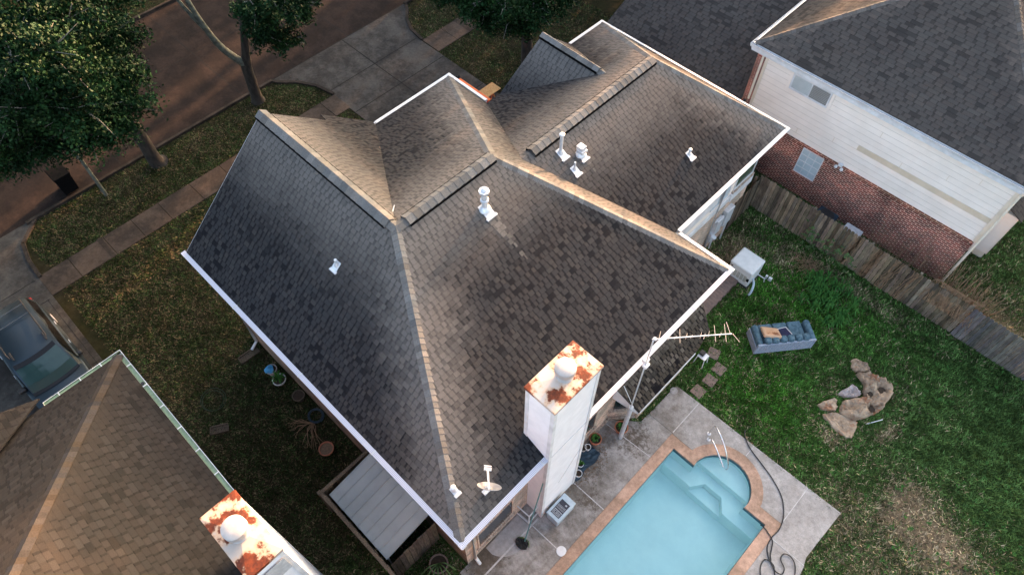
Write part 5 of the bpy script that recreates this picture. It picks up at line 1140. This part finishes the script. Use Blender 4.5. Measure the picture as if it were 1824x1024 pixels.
# unseen leaf crowns added up the road and behind the right neighbour to block and shape the low sun
def sun_blocker(label, x, y, z0, z1, rx, ry, lai, kind="street trees beyond the frame", box=False):
    o = thing("oak_tree", label, "tree", kind, loc=(x, y, 0)); sz = .5; N = int(lai*math.pi*rx*(z1-z0)/2/(sz*sz*.275))
    d = R8.normal(size=(N, 3)); d /= np.linalg.norm(d, axis=1)[:, None]; r = R8.uniform(0, 1, N)[:, None]**.4
    if box: d = R8.uniform(-1, 1, (N, 3)); r = 1.
    C = d*r*np.array([rx, ry, (z1-z0)/2])+np.array([0, 0, (z0+z1)/2]); leafmesh("crown", C, sz, np.tile(np.array([[.012, .028, .009]]), (N, 1))*R8.uniform(.5, 1.5, (N, 1)), 'leaf', o)
    MB().tube([(0, 0, -.05), (0, 0, z0+1), (.1, .1, (z0+z1)/2)], [.32, .26, .12], 9).build("trunk", 'bark', o, smooth=True)
for lab_, x0, x1 in (("oak limbs arching over the far verge, up the road", -46, -40.3), ("oak limbs arching over the far half of the road", -39.5, -35.2), ("narrow oak limb over the middle of the road", -34.0, -33.5), ("oak limbs arching over the near half of the road", -32.95, -29.2), ("narrow oak limb over the near verge, up the road", -28.8, -28.15), ("wide oak over the next front yard up the road", -27.5, -14.5)):
    sun_blocker(lab_, (x0+x1)/2, 34, .8 if x1 > -20 else 2.2, 14, (x1-x0)/2, 1.3, 6, box=True)  # gaps between these added screens cut the sun streaks on the road
sun_blocker("low hedge like oak on the near verge, up the road", -28.35, 34, .3, 4.7, .95, 1.3, 7, box=True)
for lab_, x, y, r in (("dense oak across the street, opposite the brown roofed house", -43, -14, 7), ("dense oak across the street behind the kerb, opposite the left driveway", -44, 0, 7), ("dense oak across the street, opposite the middle house", -43.5, 12, 5)):
    sun_blocker(lab_, x, y, 2.5, 16, 5, r, 8)
for lab_, x, y in (("dense tree beyond the left driveway", -24, -17), ("dense tree on the verge left of the oak", -27, -9)):
    sun_blocker(lab_, x, y, 5, 14, 4.5, 4.5, 8)
for i, (lab_, x, y, r) in enumerate((("tall tree behind the right neighbour's garage", -21.5, 47, 5.2), ("tallest tree behind the right neighbour's roof", -13.5, 50, 5.4), ("tall tree behind the right neighbour's back yard", -4, 48, 5.2), ("tall tree far behind the wooden fence", 5, 52, 5.2))):
    sun_blocker(lab_, x, y, 3.0, 22, r, 4.2, SHADE if x > -10 else .95, "tall trees behind the right neighbour")

# ---------------------------------------------------------------- grass
def gscatter(n, x0, x1, y0, y1):
    return R8.uniform(x0, x1, n), R8.uniform(y0, y1, n)
regs = [(-6, 10.5, 11.6, 20.4, 1500), (3.1, 9, 3, 11.8, 1500), (-6, -3.4, 12.5, 18.5, 300), (-22.4, -3.9, -1.4, 2.5, 1000), (-22.4, -13.5, 2.4, 12.4, 1000), (-26.3, -23.6, -1.3, 12.3, 1100), (-26.3, -12, 17.9, 26, 700), (-7, 12, 20.4, 28, 1000), (-3.75, -3.2, 9.55, 11.75, 5000), (-24.6, -22.4, -1.3, 12, 0), (-43, -35.3, -2, 24, 250)]
gxs, gys = [], []
for x0, x1, y0, y1, dn in regs:
    n = int((x1-x0)*(y1-y0)*dn); x, y = gscatter(n, x0, x1, y0, y1) if n else (np.zeros(0), np.zeros(0)); gxs.append(x); gys.append(y)
gx_, gy_ = np.concatenate(gxs), np.concatenate(gys)
bad = np.zeros(len(gx_), bool)
def ban(x0, x1, y0, y1):
    global bad; bad |= (gx_ > x0) & (gx_ < x1) & (gy_ > y0) & (gy_ < y1)
ban(-4.2, -3.52, 9.72, 12.9) if False else None
en = .10*fbm(gx_, gy_, 5., 3.)+.03
bad |= (gx_ > -3.3) & (gx_ < 3.08-np.clip(en, 0, .2)) & (gy_ < 11.68-np.clip(en, 0, .2)) & (gy_ > -2)
ban(-3.3, 3.2, -2, 9.5); ban(-15.5, -4.2, 2.45, 13); ban(-6.05, -4.2, 12.9, 16.8); ban(-15.5, -6.05, 12.9, 19.05); ban(-9, 1.3, 22.2, 40); ban(-23.6, -22.36, -40, 60); ban(-27, -14, -40, -1.75)
for P in (dl+dr,): bad |= inpoly(gx_, gy_, P)
bad |= inpoly(gx_, gy_, [(-27, -.45), (-26.44, -.45)]+[(x, y+.12) for x, y in nl[1:5]]+[(-23.5, -3), (-27, -3)])
bad |= inpoly(gx_, gy_, [(-26.6, 10.7), (-24.6, 12.1), (-23.4, 12.6), (-23.4, 12), (-26.6, 10)]) & False
ban(-4.85, -3.8, 16.75, 17.7)
for P in (RB, RC, RF, RD): bad |= inpoly(gx_, gy_, P)
dry, back, nn = lawncol(gx_, gy_)
edge_n = fbm(gx_, gy_, 4., 1.)
thin = R8.uniform(0, 1, len(gx_)) < np.clip((dry-.35)*1.1, 0, .8)*.75
keep = ~(bad | thin); gx_, gy_, dry, back = gx_[keep], gy_[keep], dry[keep], back[keep]
N = len(gx_)
a = R8.uniform(0, 2*np.pi, N); big_ = R8.uniform(0, 1, N)**2; h = (.03+.06*big_)*(.8+.5*back); w_ = .009+.014*big_; ln_ = .03+.09*big_
dxy = np.stack([np.cos(a), np.sin(a)], 1); sxy = np.stack([-np.sin(a), np.cos(a)], 1)
V = np.zeros((N, 3, 3)); V[:, 0, :2] = np.stack([gx_, gy_], 1)-sxy*w_[:, None]; V[:, 1, :2] = np.stack([gx_, gy_], 1)+sxy*w_[:, None]; V[:, 2, :2] = np.stack([gx_, gy_], 1)+dxy*ln_[:, None]; V[:, 2, 2] = h; V[:, :2, 2] = .002
lush = np.clip(blob(gx_, gy_, -3.5, 17.5, 3, 2.5)+blob(gx_, gy_, -1, 13.5, 2.5, 2)+.5*blob(gx_, gy_, 0, 18.5, 3, 1.5), 0, 1)
g1 = np.stack([.038+.024*back-.014*lush, .068+.045*back+.028*lush, .023+.010*back-.014*lush], 1); g2 = np.stack([.125+.185*back, .105+.14*back, .064+.091*back], 1)
m = (R8.uniform(0, 1, N) < dry*.85)[:, None]
colr = np.where(m, g2, g1)*(.68+.28*back)[:, None]*(.72+.55/(1+np.exp(-6*fbm(gx_, gy_, 1.9, 4.))))[:, None]*(.7+.6/(1+np.exp(-5*fbm(gx_, gy_, 6.1, 7.))))[:, None]*np.array([1, .92, .85])[None, :]**(1-back)[:, None]*(.3+1.5*R8.uniform(0, 1, (N, 1))**1.4)*np.where(fbm(gx_, gy_, 2.6, 9.) > .25, .72, 1.)[:, None]  # blades darker towards the front, shade put into their colour
me = bpy.data.meshes.new("grass"); me.vertices.add(N*3); me.vertices.foreach_set("co", V.astype(np.float32).ravel()); me.loops.add(N*3); me.loops.foreach_set("vertex_index", np.arange(N*3, dtype=np.int32)); me.polygons.add(N); me.polygons.foreach_set("loop_start", np.arange(0, N*3, 3, dtype=np.int32)); me.update(calc_edges=True)
ca = me.color_attributes.new("Col", 'FLOAT_COLOR', 'POINT'); c4 = np.concatenate([np.repeat(colr, 3, 0), np.ones((N*3, 1))], 1); ca.data.foreach_set("color", c4.astype(np.float32).ravel()); me.materials.append(M['grass'])
go = bpy.data.objects.new("grass", me); COL.objects.link(go); struct(go, "stuff")
print("grass blades", N)

# weeds, vines, brush
b = MB()
for cx_, cy_, n, r in ((-1.5, 18.5, 26, .75), (-.6, 18.0, 8, .5), (-2.2, 19.0, 8, .5)):
    for i in range(n):
        x, y = cx_+rnd.gauss(0, r*.6), cy_+rnd.gauss(0, r*.5); leaves(b, (x, y, .05), 16, .42, .40, .024, .5)
W_ = MB()
for i in range(260):
    x, y = (rnd.uniform(-3, 9), rnd.uniform(11.9, 20.2)) if i % 5 else (rnd.uniform(3.4, 7), rnd.uniform(6, 11.6))
    leaves(W_, (x, y, .02), 7, .11, .05, .02, .2)
struct(W_.build("weeds", 'green'), "stuff")
tag(b.build("strap_leaf_plants", 'green', None), "clump of strappy green weeds in front of the picket fence", "plant")
b = MB()
for cx_, cy_, n in ((-3.2, 20.1, 30), (-2.4, 20.05, 24), (-1.6, 19.9, 16)):
    for i in range(n): leaves(b, (cx_+rnd.gauss(0, .3), cy_+rnd.gauss(0, .12), rnd.uniform(.1, 1.1)), 5, .12, .08, .03, .3)
tag(b.build("fence_vine", 'greenp', None), "leafy green vine climbing the middle of the picket fence", "vine")
b = MB()
def brush(x0, x1, y0, y1, n, hmax, z0=.0, fall=None):
    for i in range(n):
        x, y = rnd.uniform(x0, x1), rnd.uniform(y0, y1); z = z0; P_ = [(x, y, z)]; a_ = rnd.uniform(0, 6.28); hh = hmax*rnd.uniform(.4, 1)
        for k in range(5): x += math.cos(a_)*.09; y += math.sin(a_)*.09; a_ += rnd.uniform(-.6, .6); z += hh/5; P_.append((x, y, z))
        b.tube(P_, [.012, .011, .010, .008, .007, .004], 3, cap=False)
brush(-1.5, 3.0, 20.6, 21.6, 150, 2.6); brush(1.4, 3.1, 20.5, 21.2, 170, 2.3)
for i in range(70):
    x = 1.9+rnd.gauss(0, .45); P_ = [(x, 20.6, 1.7)]; y = 20.55; z = 1.8
    for k in range(6): x += rnd.uniform(-.12, .12); y -= .045; z = z+.05 if k < 2 else z-.26; P_.append((x, y, z))
    b.tube(P_, .011, 3, cap=False)
for i in range(40):
    x = rnd.choice([-1.0, -.3, .4, -1.9])+rnd.gauss(0, .08); P_ = []
    for k in range(9): P_.append((x+rnd.uniform(-.04, .04)+k*.02, 20.30, .05+k*.22))
    b.tube(P_, .012, 3, cap=False)
tag(b.build("dry_brush", 'twig', None), "tangle of dry brown vines spilling over the right half of the fence", "brush")
b = MB()
for i in range(150):
    x, y = rnd.gauss(-2.6, .35), rnd.gauss(19.3, .18); a_ = rnd.uniform(0, 6.28); b.tube([(x, y, .03), (x+.15*math.cos(a_), y+.15*math.sin(a_), rnd.uniform(.1, .35)), (x+.35*math.cos(a_), y+.35*math.sin(a_), .1)], .006, 3, cap=False)
tag(b.build("twig_pile", 'twig', None), "pile of brown twigs at the foot of the fence left of the weeds", "brush")
b = MB(); rs = rnd
for i in range(2600):
    k = i % 4
    if k == 0: x, y = rnd.uniform(-5.4, -3.9), rnd.uniform(.75, 2.4)
    elif k == 1: x, y = rnd.gauss(-3.7, .25), rnd.gauss(7.3, .6)
    elif k == 2: x, y = rnd.uniform(-22, -17), rnd.uniform(-1.5, 2)
    else: x, y = rnd.uniform(-26, -24), rnd.uniform(-.5, 12)
    z = DZ+.012 if k == 1 else .05; a_ = rnd.uniform(0, 3.14); s_ = rnd.uniform(.015, .035); c, d = math.cos(a_)*s_, math.sin(a_)*s_
    b.poly([(x-c, y-d, z), (x+d*.5, y-c*.5, z+.01), (x+c, y+d, z), (x-d*.5, y+c*.5, z+.012)])
struct(b.build("leaf_litter", 'dryleaf'), "stuff")
# things behind the fence
o = thing("condenser_unit", "dark blue machine cover behind the fence next to the brick wall", "air conditioner", loc=(-3.4, 21.4, 0)); MB().box((-.4, -.35, 0), (.4, .35, .75)).build("cabinet", 'tealpad', o, bevel=.06); MB().lathe((0, 0, .75), [(.3, 0), (.3, .03), (.05, .05)], 16).build("fan_guard", 'dark', o)
o = MB().box((-2.35, 21.15, .85), (-2.05, 21.35, .95)); o.box((-2.6, 21.1, 0), (-1.9, 21.6, .84)); tag(o.build("garden_cart", 'galv', None, bevel=.04), "small pale cart standing behind the fence by the brick wall", "cart")
